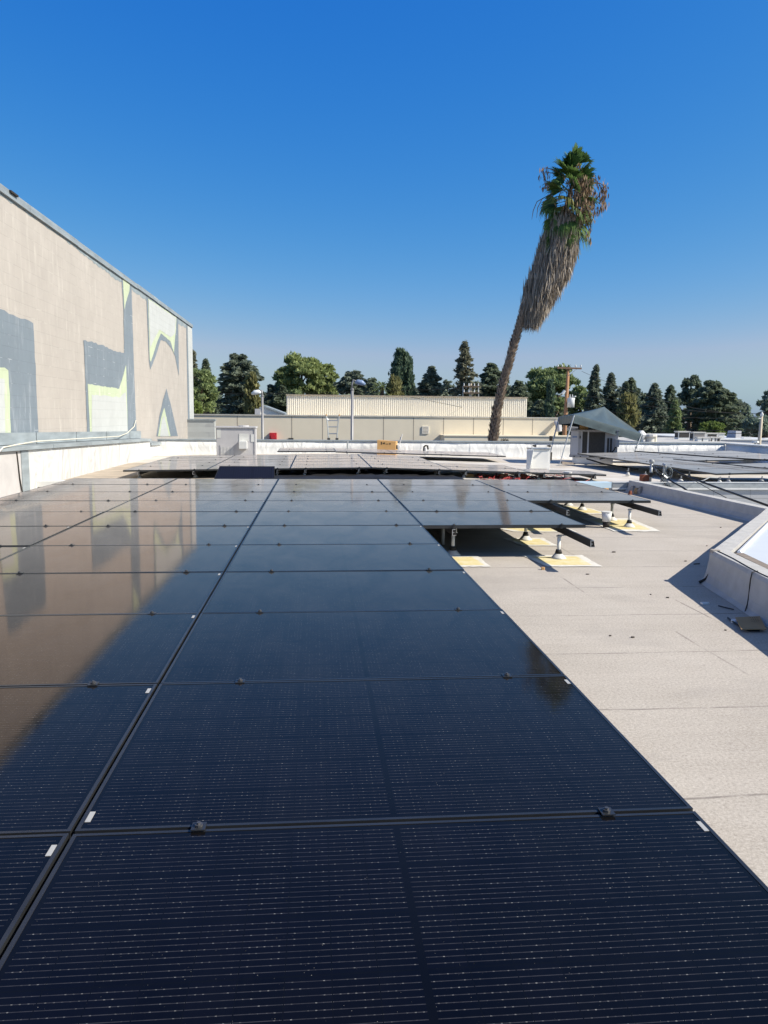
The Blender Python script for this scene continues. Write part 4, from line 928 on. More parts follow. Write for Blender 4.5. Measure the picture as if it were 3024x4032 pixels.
    for x, y in ((810, 518), (1187, 36)):
        p = atz(*q2(x, y), .0) if y > 100 else aty(*q2(x, y), 14.9); b = MB(); s = .022 if y > 100 else .07; z0 = .001; P = [(p.x+s*random.uniform(.6, 1.1)*math.cos(i*6.28/6), p.y+s*random.uniform(.6, 1.1)*math.sin(i*6.28/6)) for i in range(6)]; b.prism(P, z0, z0+s*1.1); o = b.build('foam_chunk', M['carton'], None, p); tag(o, 'orange chunk on the roof by the tip of the rail shadow' if y > 100 else 'orange chunk against the pale blue coping', 'scrap')
    # rubble pile in the far corner
    for i, (x, y, s, m) in enumerate(((1345, 60, .09, 'rubble'), (1368, 68, .08, 'cardboard'), (1392, 70, .10, 'rubble'), (1385, 50, .08, 'debris'), (1330, 72, .05, 'brick'), (1402, 45, .07, 'rubble'), (1360, 45, .06, 'carton'))):
        p = atz(*q2(x, y), .0); b = MB(); n = 6
        for lv, (zz, k_) in enumerate(((0, 1), (.5, .9), (1, .45))): b.v += [(p.x+s*k_*random.uniform(.7, 1.1)*math.cos(j*6.28/n), p.y+s*k_*random.uniform(.7, 1.1)*math.sin(j*6.28/n), .001+zz*s*1.5) for j in range(n)]
        for lv in range(2):
            for j in range(n): q_ = (j+1) % n; b.f.append((lv*n+j, lv*n+q_, lv*n+n+q_, lv*n+n+j)); b.mi.append(0)
        b.f.append(tuple(range(2*n, 3*n))); b.mi.append(0); b.f.append(tuple(range(n))[::-1]); b.mi.append(0)
        o = b.build('rubble_lump', M[m], None, p)
        tag(o, ['grey rubble lump left in the corner pile', 'cardboard scrap in the middle of the corner rubble pile', 'largest pale rubble lump at the curb end', 'dark lump behind the corner rubble pile', 'small rust red lump at the left tip of the corner pile', 'grey lump touching the end of the long curb', 'orange scrap on the corner rubble pile'][i], 'rubble', 'rubble pile at the end of the long curb')
    # service mast with cable coils
    p = aty(2560, 1885, 15.7); top = aty(2566, 1822, 15.7); t = thing('service_mast', 'grey ball topped service mast with looped cables at the roof edge', 'mast', (p.x, 15.7, .1)); O = t.location
    b = MB(); b.tube([(p.x, 15.7, .08), (top.x, 15.7, top.z)], .028, 10); b.build('pole', M['galv'], t, O, True)
    b = MB(); b.tube([(top.x, 15.7, top.z+z) for z in (-.02, .0, .03, .06, .075)], [.03, .05, .058, .045, .01], 12); b.build('weather_cap', M['conegrey'], t, O, True)
    b = MB(); z1 = aty(2560, 1868, 15.7).z; b.tube([(p.x+.005, 15.68, z1-.05), (p.x+.008, 15.68, z1+.04)], .042, 8); b.build('clamp', M['cable'], t, O)
    def q5(x, y, Y): return aty(2500+x/3.166, 1780+y/3.166, Y)
    for i in range(7):
        b = MB(); a0 = 215+i*4; P = [q5(a0, 160, 15.68), q5(245+i*6, 230+8*(i % 3), 15.6-.02*i), q5(290+i*9, 290+10*(i % 2), 15.5), q5(340+i*13, 345+i*6, 15.35), q5(390+i*9, 420+i*3, 15.05)]; b.tube(P, .010, 5); b.build('lead', M['cablegrey'] if i % 2 else M['cable'], t, O)
    m2 = q5(365, 150, 15.6); t2 = thing('conduit_riser', 'leaning galvanised riser with clamps and coiled cables right of the mast', 'conduit', (q5(325, 400, 15.6).x, 15.6, .1)); O = t2.location
    b = MB(); b.tube([q5(318, 412, 15.6), q5(345, 290, 15.6), q5(372, 170, 15.6)], .024, 8); b.build('pipe', M['galv'], t2, O)
    b = MB(); b.tube([q5(352, 150, 15.6), q5(375, 165, 15.55), q5(392, 195, 15.6)], .03, 6); b.tube([q5(330, 275, 15.57), q5(400, 330, 15.57)], .03, 6); b.build('clamp', M['galv'], t2, O)
    for i, (cx, cy, rx, ry) in enumerate(((318, 250, 24, 40), (412, 240, 30, 50), (440, 265, 24, 60), (425, 250, 42, 62))):
        b = MB(); P = [q5(cx+rx*math.cos(a_*.45), cy+ry*math.sin(a_*.45), 15.5-.03*i+.02*math.sin(a_)) for a_ in range(15)]; b.tube(P, .010, 5); b.build('cable_coil', M['cablegrey'] if i % 2 else M['cable'], t2, O)
    b = MB(); a = q5(80, 325, 15.75); e = q5(170, 285, 15.75); b.box((a.x, 15.7, .09), (e.x, 15.85, e.z)); o = b.build('clay_block', M['brick'], None, (a.x, 15.7, .09)); tag(o, 'rust red block at the foot of the service mast', 'block')
    # cables running off to the right
    for P, r, m, lab in (([(400, 190, 15.6), (560, 268, 15.3), (830, 370, 14.6), (1020, 440, 14), (1300, 540, 13), (1720, 690, 11.6)], .020, 'cable', 'thick black cable dropping from the mast across the block wall'),
                         ([(410, 330, 15.3), (480, 380, 15.0), (590, 440, 14.6), (680, 500, 14.2)], .016, 'cable', 'black cable pair end dropping over the long curb'),
                         ([(430, 345, 15.3), (520, 400, 15.0), (610, 440, 14.65), (660, 480, 14.3)], .012, 'cablegrey', 'thin grey cable beside the cable pair over the long curb'),
                         ([(700, 330, 15.4), (890, 440, 14.6), (1000, 500, 14.1), (1140, 570, 13.4)], .007, 'cable', 'thin dark wire crossing the block wall below the thick cable'),
                         ([(0, -10, 22), (500, 25, 20.5), (1000, 62, 19.3), (1720, 105, 18)], .018, 'cable', 'thick black cable sagging across the back of the right hand array'),
                         ([(480, 88, 19.5), (900, 130, 18.4), (1300, 168, 17.4), (1720, 212, 16.5)], .011, 'cable', 'black cable stretched across the middle of the right hand array'),
                         ([(600, 372, 15.55), (780, 372, 15.5), (860, 352, 15.5), (930, 315, 15.6), (1030, 320, 15.8)], .014, 'conegrey', 'pale conduit bent up to the corner of the right hand array')):
        Q = [q5(*p) for p in P]; b = MB(); b.tube(Q, r, 6); o = b.build('cable', M[m], None, Q[0], True); tag(o, lab, 'cable')
site_clutter()
# ------------------------------------------------------------------ cream building across the way
def cream_building():
    Y = 45.0; a = aty(790, 1640, Y); e = aty(2200, 1645, Y); zt = 1.41
    t = thing('cream_building', 'long low cream building with panel joints and corrugated rooftop screen', 'building', (3, Y, GZ)); O = t.location
    b = MB(); b.box((a.x-6, Y, GZ), (e.x, Y+18, zt)); b.build('wall', M['cream'], t, O)
    b = MB(); b.box((a.x-6, Y-.05, zt+.002), (e.x+.05, Y+.25, zt+.07)); b.build('roof_edge', M['copingtop'], t, O)
    b = MB()
    for px in (935, 1031, 1149, 1270, 1390, 1510, 1628, 1746, 1864, 1981, 2096): x = aty(px, 1700, Y).x; b.box((x-.022, Y-.004, GZ), (x+.022, Y-.0005, zt-.02))
    b.build('wall_joints', M['creamjoint'], t, O)
    # corrugated screen
    sY = 47.0; l = aty(1128, 1556, sY); r = aty(2075, 1570, sY); zb = aty(1500, 1641, sY).z; n = 118; w_ = (r.x-l.x)/n; b = MB()
    for i in range(n):
        x = l.x+i*w_; P = [(x, sY), (x+w_*.32, sY), (x+w_*.5, sY-.045), (x+w_*.82, sY-.045), (x+w_, sY)]
        for p, q in zip(P[:-1], P[1:]): b.poly([(p[0], p[1], zb), (q[0], q[1], zb), (q[0], q[1], l.z), (p[0], p[1], l.z)])
    b.box((l.x, sY+.02, zb), (r.x, sY+.2, l.z-.02)); b.build('rooftop_screen', M['screen'], t, O)
    b = MB(); b.box((l.x-.03, sY-.12, l.z+.001), (r.x+.03, sY+.24, l.z+.05)); b.build('screen_cap', M['creamjoint'], t, O)
    b = MB(); b.box((l.x, sY-.05, zb-.07), (r.x, sY+.15, zb-.004)); b.build('screen_sill', M['creamjoint'], t, O)
    b = MB()
    for i in range(11): x = l.x+.3+(r.x-l.x-.6)*i/10; b.box((x-.07, sY-.2, zt), (x+.07, sY+.1, zb-.075)); 
    b.build('screen_feet', M['screen'], t, O)
    # entrance canopy with house number
    p = aty(1750, 1722, 43.6); b = MB(); x1 = aty(2300, 1722, 43.6).x; zc = aty(1950, 1719, 43.6).z; b.box((p.x, 43.6, zc-1.1), (x1, Y-.002, zc)); b.box((p.x-.04, 43.56, zc+.001), (x1, Y-.002, zc+.06)); b.build('entrance_canopy', M['cream'], t, O)
    cu = bpy.data.curves.new('numerals', 'FONT'); cu.body = '1806'; cu.extrude = .02; cu.offset = .012; tmp = bpy.data.objects.new('numerals', cu); COL.objects.link(tmp)
    dg = bpy.context.evaluated_depsgraph_get(); me = bpy.data.meshes.new_from_object(tmp.evaluated_get(dg)); bpy.data.objects.remove(tmp)
    na = aty(1973, 1741, 43.5); nb = aty(2004, 1730, 43.5)
    xs = [v.co.x for v in me.vertices]; ys = [v.co.y for v in me.vertices]; sx = (nb.x-na.x)/(max(xs)-min(xs)); sy = (nb.z-na.z)*1.25/(max(ys)-min(ys))
    for v in me.vertices: x, y, z = v.co; v.co = (na.x+(x-min(xs))*sx-O.x, 43.54+z-O.y, na.z+(y-min(ys))*sy-O.z)
    me.materials.append(M['ink']); o = bpy.data.objects.new('house_number', me); COL.objects.link(o); o.parent = t
    # vent, red fire bell, corner lamp
    p = aty(1675, 1693, Y); b = MB(); b.box((p.x-.20, Y-.05, p.z-.22), (p.x+.20, Y-.005, p.z+.22)); b.build('wall_vent', M['screen'], t, O)
    b = MB(); 
    for i in range(5): b.box((p.x-.16, Y-.056, p.z-.17+i*.08), (p.x+.16, Y-.0505, p.z-.14+i*.08))
    b.build('vent_slots', M['creamjoint'], t, O)
    p = aty(1076, 1719, Y); b = MB(); b.box((p.x-.20, Y-.22, p.z-.22), (p.x+.20, Y-.005, p.z+.22)); b.tube([(p.x, Y-.22, p.z), (p.x, Y-.28, p.z)], .14, 14); b.build('alarm_bell', M['red'], t, O)
    b = MB(); p = aty(2192, 1675, Y); b.tube([(p.x-.1, Y-.02, p.z+.2), (p.x-.05, Y-.45, p.z+.05), (p.x, Y-.5, p.z-.35)], [.1, .2, .16], 10); b.build('wall_lamp', M['acgrey'], t, O)
    p = aty(1146, 1728, Y); b = MB(); b.box((p.x-.14, Y-.3, p.z-.08), (p.x+.14, Y-.01, p.z+.05)); b.build('wall_pack', M['acdark'], t, O)
    # white gable beyond
    Yg = 66; g = thing('gable_building', 'small white gabled building left of the corrugated screen', 'building', aty(1100, 1700, Yg)); O = g.location
    l, r, tp = aty(1022, 1632, Yg), aty(1118, 1634, Yg), aty(1034, 1601, Yg); b = MB(); P = [(l.x, GZ), (r.x, GZ), (r.x, r.z), (tp.x+.15, tp.z), (l.x, tp.z-.05)]
    n = len(P); b.v += [(x, Yg, z) for x, z in P]+[(x, Yg+8, z) for x, z in P]; b.f += [tuple(range(n)), tuple(range(n, 2*n))[::-1]]+[(i, i+n, (i+1) % n+n, (i+1) % n) for i in range(n)]; b.mi += [0]*(n+2); b.build('wall', M['white_stucco'], g, O)
    b = MB(); b.hexa([(tp.x, Yg-.15, tp.z), (r.x+.1, Yg-.15, r.z), (r.x+.1, Yg+8, r.z), (tp.x, Yg+8, tp.z)], [(tp.x, Yg-.15, tp.z+.14), (r.x+.1, Yg-.15, r.z+.14), (r.x+.1, Yg+8, r.z+.14), (tp.x, Yg+8, tp.z+.14)]); b.build('roof', M['coping'], g, O)
    b = MB(); p = aty(1015, 1622, Yg); b.box((p.x-.22, Yg-.3, GZ), (p.x+.22, Yg-.02, aty(1015, 1610, Yg).z)); b.build('chimney', M['acgrey'], g, O)
cream_building()
def lamp(px, ytop, yh, hx, Y, rad, label, lens):
    p = aty(px, 1700, Y); zt = aty(px, ytop, Y).z; t = thing('street_lamp', label, 'street lamp', (p.x, Y, GZ), 0, 'street lamps behind the back parapet'); O = t.location
    b = MB(); b.tube([(p.x, Y, GZ), (p.x, Y, zt)], [rad*1.15, rad], 12); b.tube([(p.x, Y, zt), (p.x, Y, zt+.06)], rad*1.25, 12); b.build('pole', M['steel'], t, O, True)
    h = aty(hx, yh, Y); b = MB(); b.tube([(p.x, Y, zt), (p.x, Y, zt+.28), (p.x+(h.x-p.x)*.25, Y, h.z+.12), (p.x+(h.x-p.x)*.7, Y, h.z+.06), (h.x, Y, h.z)], .035, 8); b.build('arm', M['steel'], t, O, True)
    s = 1 if h.x > p.x else -1; b = MB(); b.tube([(h.x-s*.12, Y, h.z), (h.x, Y, h.z+.03), (h.x+s*.18, Y, h.z), (h.x+s*.34, Y, h.z-.07)], [.05, .11, .12, .05], 12); b.build('lamp_head', lens, t, O, True)
lamp(1034, 1560, 1546, 1018, 38, .055, 'slim grey street lamp with white head curving left of the red bell', M['lamphead'])
lamp(1386, 1536, 1507, 1408, 34, .062, 'taller grey street lamp with blue tinted head beside the ladder', M['bluelens'])
# ------------------------------------------------------------------ poles and wires
def utility_pole():
    Y = 62; p = aty(2222, 1720, Y); tp = aty(2238, 1446, Y); t = thing('utility_pole', 'orange brown timber utility pole with crossarm and grey transformer', 'utility pole', (p.x, Y, GZ)); O = t.location
    b = MB(); b.tube([(p.x-.1, Y, GZ), (p.x, Y, p.z), (tp.x, Y, tp.z)], [.20, .17, .12], 10); b.build('pole', M['polewood'], t, O, True)
    l = aty(2192, 1449, Y); r = aty(2287, 1452, Y); b = MB(); b.hexa([(l.x, Y-.22, l.z-.06), (r.x, Y-.22, r.z-.06), (r.x, Y-.1, r.z-.06), (l.x, Y-.1, l.z-.06)], [(l.x, Y-.22, l.z+.07), (r.x, Y-.22, r.z+.07), (r.x, Y-.1, r.z+.07), (l.x, Y-.1, l.z+.07)]); b.build('crossarm', M['xarm'], t, O)
    b = MB(); b.tube([(tp.x, Y-.16, tp.z-.7), (r.x-.4, Y-.2, r.z-.03)], .02, 5); b.build('brace', M['galv'], t, O)
    for f in (.02, .2, .75, .97): x = l.x+(r.x-l.x)*f; b = MB(); b.tube([(x, Y-.16, l.z+.07), (x, Y-.16, l.z+.14), (x, Y-.16, l.z+.27)], [.03, .07, .045], 8); b.build('insulator', M['transf'], t, O)
    c = aty(2243, 1586, Y); b = MB(); b.tube([(c.x, Y-.3, c.z-.38), (c.x, Y-.3, c.z+.36), (c.x, Y-.3, c.z+.40)], [.29, .29, .24], 16); b.build('transformer', M['transf'], t, O, True)
    for dx in (-.1, .1): b = MB(); b.tube([(c.x+dx, Y-.3, c.z+.4), (c.x+dx, Y-.3, c.z+.68)], [.05, .03], 8); b.build('bushing', M['transf'], t, O)
    c = aty(2216, 1547, Y); b = MB(); b.tube([(c.x-.12, Y-.2, c.z-.1), (c.x+.1, Y-.2, c.z+.18)], .12, 8); b.build('fuse_cutout', M['transf'], t, O)
    c = aty(2258, 1563, Y); b = MB(); b.tube([(c.x, Y-.3, c.z-.2), (c.x, Y-.3, c.z)], .03, 6); b.tube([(c.x, Y-.3, c.z), (c.x, Y-.3, c.z+.08)], .12, 8); b.build('arrester', M['transf'], t, O)
    # far double crossarm pole
    Y = 75; p = aty(1850, 1700, Y); tp = aty(1853, 1510, Y); t = thing('utility_pole', 'distant utility pole top with two pale crossarms above the corrugated screen', 'utility pole', (p.x, Y, GZ)); O = t.location
    b = MB(); b.tube([(p.x, Y, GZ), (tp.x, Y, tp.z)], [.2, .13], 8); b.build('pole', M['palewood'], t, O)
    for y in (1522, 1547):
        l, r = aty(1822, y, Y), aty(1885, y, Y); b = MB(); b.box((l.x, Y-.25, l.z-.07), (r.x, Y-.13, l.z+.07)); b.build('crossarm', M['bark'], t, O)
        for f in (.05, .35, .7, .95): x = l.x+(r.x-l.x)*f; b = MB(); b.tube([(x, Y-.19, l.z+.07), (x, Y-.19, l.z+.32)], [.07, .04], 6); b.build('insulator', M['transf'], t, O)
    for px in (1823, 1884): l, r = aty(px, 1520, Y), aty(px, 1566, Y); b = MB(); b.tube([l, r], .05, 6); b.build('hanger', M['galv'], t, O)
    # right hand pale pole
    Y = 33; p = aty(2988, 1760, Y); tp = aty(2999, 1640, Y); t = thing('utility_pole', 'pale weathered timber pole with small insulator cap at the right edge', 'utility pole', (p.x, Y, GZ)); O = t.location
    b = MB(); b.tube([(p.x-.05, Y, GZ), (p.x, Y, p.z), (tp.x, Y, tp.z)], [.14, .085, .06], 10); b.build('pole', M['palewood'], t, O, True)
    b = MB(); b.tube([(tp.x, Y, tp.z), (tp.x, Y, tp.z+.08), (tp.x, Y, tp.z+.2)], [.06, .08, .03], 8); b.box((tp.x-.15, Y-.05, tp.z-.1), (tp.x+.02, Y+.0, tp.z-.06)); b.build('insulator', M['transf'], t, O)
    # wires across the trees
    wires = [((2290, 1462, 62), (2700, 1600, 60), (3060, 1622, 58), .014, 'upper power line falling right from the crossarm past the trees'), ((2250, 1545, 62), (2650, 1610, 60), (3060, 1628, 58), .016, 'second power line sagging from the brown pole to the right'),
             ((2240, 1600, 62), (2650, 1642, 60), (3060, 1640, 58), .014, 'third power line below the transformer running right'), ((2235, 1660, 61), (2620, 1690, 55), (3060, 1690, 50), .02, 'low dark cable running right behind the canopy'),
             ((2235, 1685, 61), (2650, 1705, 55), (3060, 1703, 50), .02, 'lowest dark cable running right just above the far roofs'), ((2218, 1560, 62), (2000, 1588, 64), (1880, 1540, 72), .012, 'power line from the brown pole left to the distant crossarms'),
             ((810, 1545, 70), (1120, 1550, 72), (1822, 1530, 75), .014, 'thin power line crossing the trees above the white gable'), ((1620, 1566, 46.5), (1800, 1600, 46.6), (2225, 1690, 61), .012, 'thin dark wire slanting across the corrugated screen')]
    for a, m_, e, r, lab in wires:
        A, B, C = aty(*a), aty(*m_), aty(*e); P = []
        for i in range(21):
            f = i/20; P.append(A*((1-f)*(1-f))+(B*2-(A+C)*.5)*(2*f*(1-f))+C*(f*f))
        b = MB(); b.tube(P, r, 5); o = b.build('power_line', M['cable'], None, P[0]); tag(o, lab, 'wire')
utility_pole()
# ------------------------------------------------------------------ far roofs on the right
M['louvre'] = mat('louvre_grey', (.24, .225, .215), .7, .35, 30, vec=(6, 1, .2))
def far_roofs():
    def q(x, y, Y): return aty(2600+x/3.913, 1600+y/3.913, Y)
    Y = 40; t = thing('low_building', 'low grey flat roofed building beyond the right end of the back parapet', 'building', (14, Y, GZ)); O = t.location
    l = q(-560, 560, Y); r = q(930, 540, Y); zt = q(300, 540, Y).z; b = MB(); b.box((l.x, 31, GZ), (r.x, 47, zt)); b.build('wall', M['white_stucco'], t, O); b = MB(); b.box((l.x+.05, 31.05, zt), (r.x-.05, 46.95, zt+.03)); b.build('roof', M['farroof'], t, O)
    l = q(-560, 480, 46.8); r = q(240, 480, 46.8); b = MB(); b.box((l.x, 46.6, zt+.035), (r.x, 46.9, l.z)); b.build('parapet', M['farroof'], t, O)
    t = thing('low_building', 'blue grey walled low building behind the side parapet at far right', 'building', (24, 50, GZ)); O = t.location
    l = q(925, 520, 50); r = q(2100, 540, 50); z2 = q(1200, 522, 50).z; b = MB(); b.box((l.x, 50, GZ), (r.x, 66, z2)); b.build('wall', M['fargrey'], t, O); b = MB(); b.box((l.x-.04, 49.96, z2+.002), (r.x, 66, z2+.08)); b.build('coping', M['plastic_w'], t, O)
    def unit(x0, y0, x1, y1, Y, grille, side, lab, m='acwhite', skirt=True):
        sw = (x1-x0)*(.26 if side else .12); a = q(x0+sw, y1, Y); e = q(x1, y0, Y); dep = max(.35, sw/3.913/FPX*Y*Y/max(a.x, 2)); t = thing('air_conditioner', lab, 'air conditioner', (a.x, Y, zt+.03), 0, 'air units on the far roofs'); O = t.location; zb = min(a.z, zt+.03) if Y < 47 else a.z
        b = MB(); b.box((a.x, Y, zb), (e.x, Y+dep, e.z)); b.build('cabinet', M[m], t, O); W_ = e.x-a.x; H = e.z-zb
        b = MB(); b.box((a.x-.04, Y-.04, e.z), (e.x+.04, Y+dep+.04, e.z+.06)); b.build('lid', M['acbeige'], t, O)
        if grille: b = MB(); b.box((a.x+W_*grille[0], Y-.012, zb+H*grille[1]), (a.x+W_*grille[2], Y-.001, zb+H*grille[3])); b.build('coil_grille', M['acdark'] if grille[4] == 1 else M['louvre'], t, O)
        if side: b = MB(); b.box((a.x-.014, Y+dep*.12, zb+H*.45), (a.x-.001, Y+dep*.9, zb+H*.95)); b.build('side_grille', M['acdark'], t, O)
    unit(210, 400, 455, 545, 43, (.06, .45, .95, .95, 1), True, 'leftmost far rooftop unit, white with a dark grille band')
    unit(440, 412, 690, 570, 40.5, (.06, .45, .96, .94, 2), True, 'grey ribbed far rooftop unit second from the left', 'acbeige')
    unit(690, 425, 880, 500, 44, (.08, .25, .93, .9, 1), False, 'wide far rooftop unit with dark grille, third from the left')
    unit(895, 425, 990, 500, 45, None, False, 'plain pale far rooftop unit at the right of the row')
    unit(565, 490, 640, 572, 39.4, None, False, 'white box left of two standing in front of the ribbed far unit', 'plastic_w'); unit(645, 490, 742, 572, 39.4, None, False, 'white box right of two standing in front of the ribbed far unit', 'plastic_w')
    unit(768, 485, 838, 570, 39.6, (.05, .1, .35, .9, 1), False, 'white box with dark side standing right of the ribbed far unit', 'plastic_w'); unit(845, 490, 930, 570, 39.6, (.3, .3, .8, .9, 1), False, 'small white and dark unit at the right end of the box row', 'acgrey')
    unit(-420, 445, -200, 545, 42, (.1, .35, .92, .92, 1), False, 'far rooftop unit seen just right of the canopy valance', 'acwhite')
    unit(1275, 497, 1390, 530, 52, None, False, 'flat white box on the blue grey building roof', 'plastic_w'); unit(1595, 500, 1700, 545, 52, None, False, 'flat white box at the right edge on the blue grey building', 'plastic_w')
    # hood vents
    t = thing('hood_vent', 'tapered blue grey duct hood on the blue grey building roof', 'duct hood', q(1190, 520, 53)); O = t.location; P = [q(x, y, 53) for x, y in ((1140, 520), (1250, 520), (1240, 380), (1180, 380))]; b = MB(); b.hexa([(p.x, 53, p.z) for p in (P[0], P[1])]+[(P[1].x, 54.2, P[1].z), (P[0].x, 54.2, P[0].z)], [(P[3].x, 53, P[3].z), (P[2].x, 53, P[2].z), (P[2].x, 54.2, P[2].z), (P[3].x, 54.2, P[3].z)]); b.build('hood', M['fargrey'], t, O); b = MB(); x = q(1195, 500, 53).x; b.box((x-.2, 52.94, P[0].z), (x+.2, 52.996, P[2].z)); b.build('duct_face', M['acgrey'], t, O)
    def q4(x, y, Y): return aty(2150+x/3.687, 1550+y/3.687, Y)
    t = thing('roof_vent', 'round louvred roof vent right of the canopy on the low grey building', 'roof vent', q4(1505, 712, 38)); O = t.location; c = q4(1505, 690, 38); b = MB(); zc = [q4(1505, y, 38).z for y in (715, 630, 620, 592, 583)]; b.tube([(c.x, 38, z) for z in zc], [.22, .22, .36, .34, .15], 12); b.build('cowl', M['acbeige'], t, O)
    t = thing('roof_vent', 'small white ball vent beside the right corner of the canopy', 'roof vent', q4(1375, 700, 38)); O = t.location; c = q4(1375, 680, 38); b = MB(); b.tube([(c.x, 38, zt), (c.x, 38, c.z), (c.x, 38, c.z+.3), (c.x, 38, c.z+.5)], [.12, .12, .28, .1], 10); b.build('cowl', M['plastic_w'], t, O)
    t = thing('roof_vent', 'thin yellowish pipe vent right of the louvred roof vent', 'pipe', q4(1585, 690, 38)); O = t.location; c = q4(1585, 620, 38); b = MB(); b.tube([(c.x, 38, zt), (c.x, 38, c.z)], .09, 8); b.build('pipe', M['creamcable'], t, O)
    t = thing('roof_vent', 'small white turbine stub on the side parapet coping at far right', 'roof vent', q(1462, 600, 31)); O = t.location; c = q(1462, 570, 31); b = MB(); b.tube([(c.x, 31, c.z-1.2), (c.x, 31, c.z), (c.x, 31, c.z+.03), (c.x, 31, c.z+.1)], [.05, .05, .16, .14], 8); b.build('cowl', M['plastic_w'], t, O)
far_roofs()
# ------------------------------------------------------------------ trees
def crown_points(kind, n, H, Rw, zb):
    """points, along-vectors, normals for leaf quads of one crown; local frame, z from zb to H"""
    g = RNG; P = []; T = []
    if kind in ('round', 'umbrella', 'bush'):
        K = 64 if kind != 'bush' else 26; hh = (H-zb)/2
        th = g.uniform(0, 2*np.pi, K); cz = g.uniform(-.75 if kind != 'umbrella' else -.25, .92, K); rr = np.sqrt(np.clip(1-cz**2, .05, 1))*g.uniform(.45, .80, K)
        C = np.stack([Rw*rr*np.cos(th), Rw*rr*np.sin(th), zb+hh+hh*cz*g.uniform(.75, .97, K)], 1); rc = Rw*g.uniform(.20, .34, K)
        per = n//K
        for c, r in zip(C, rc):
            d = unit(g.normal(size=(per, 3))); d[:, 2] = np.where(d[:, 2] < -.2, -d[:, 2]*.6, d[:, 2]); q = c+d*np.array([r, r, r*.72])*g.uniform(.55, 1.05, (per, 1)); P.append(q); T.append(unit(d*.6+g.normal(size=(per, 3))*.6+np.array([0, 0, .35])))
    elif kind in ('cedar', 'flat'):
        L, m = 13, 11; per = n//(L*m+10)
        for i in range(L):
            f = i/(L-1); z = zb+(H-zb)*f; prof = Rw*(.92 if f < .3 else max(.10, .92*(1-((f-.3)/.72)**1.7))) if kind == 'cedar' else Rw*(.80+.18*math.sin(i*2.3) if f < .72 else .86-.62*(f-.72)/.28)
            for j in range(m):
                a = g.uniform(0, 2*np.pi); Lb = prof*g.uniform(.72, 1.12); out = np.array([np.cos(a), np.sin(a), 0]); side = np.array([-out[1], out[0], 0]); z0 = z+g.uniform(-.5, .5)*(H-zb)/L
                s = Lb*np.sqrt(g.uniform(.10, 1, per)); wd = (.16+.20*np.sin(np.pi*np.clip(s/Lb, 0, 1)))*max(.9, prof*.55); lift = .16*s-.30*s*s/max(Lb, .5)*.55
                q = out*s[:, None]+side*(g.uniform(-1, 1, per)*wd)[:, None]; q[:, 2] = z0+lift+g.normal(0, .07, per)-.10*np.abs(g.normal(0, 1, per)); P.append(q); T.append(unit(out*.9+g.normal(size=(per, 3))*np.array([.55, .55, .15])+np.array([0, 0, -.15])))
        for i in range(10):
            q = g.normal(size=(per, 3))*np.array([Rw*.16, Rw*.16, (H-zb)*.05])+np.array([0, 0, zb+(H-zb)*(.05+.085*i)]); P.append(q); T.append(unit(g.normal(size=(per, 3))))
    elif kind in ('conifer', 'sparse'):
        Wn = 150 if kind == 'conifer' else 120; per = n//Wn
        f = ((np.arange(Wn)+g.uniform(0, 1, Wn))/Wn)**.9; L = Rw*1.25*(1-f)**.8*g.uniform(.35, 1.15, Wn)+.18; a = g.uniform(0, 2*np.pi, Wn)
        for i in range(Wn):
            s = g.uniform(.12, 1, per)**.8*L[i]; droop = (-.28 if kind == 'conifer' else -.18)*s**1.25+.12*s; out = np.array([np.cos(a[i]), np.sin(a[i]), 0]); side = np.array([-out[1], out[0], 0])
            w_ = g.normal(0, .13, per)*(.4+.9*(1-s/L[i])*L[i]*.35+.25); q = out*s[:, None]+side*w_[:, None]+np.array([0, 0, zb+(H-zb)*f[i]])+np.array([0, 0, 1])*(droop+g.normal(0, .11, per))[:, None]
            P.append(q); T.append(unit(out*.8+g.normal(size=(per, 3))*np.array([.55, .55, .35])+np.array([0, 0, -.30 if kind == 'conifer' else .05])))
    elif kind == 'cypress':
        m = 60; per = n//m
        for i in range(m):
            f = g.uniform(0, .93); prof = Rw*min(1, (1-f)**.62*1.15)*(.75+.25*min(1, f*5)); a = g.uniform(0, 2*np.pi); r = prof*g.uniform(.45, .95); c = np.array([r*np.cos(a), r*np.sin(a), zb+(H-zb)*f]); hs = (H-zb)*.13*g.uniform(.5, 1.1)
            q = c+np.stack([g.normal(0, Rw*.15, per), g.normal(0, Rw*.15, per), g.uniform(-1, .75, per)*hs], 1); P.append(q); T.append(unit(g.normal(size=(per, 3))*.4+np.array([.25*np.cos(a), .25*np.sin(a), 1])))
    P = np.concatenate(P); T = np.concatenate(T); N = unit(np.cross(T, unit(g.normal(size=T.shape)))); return P, T, N
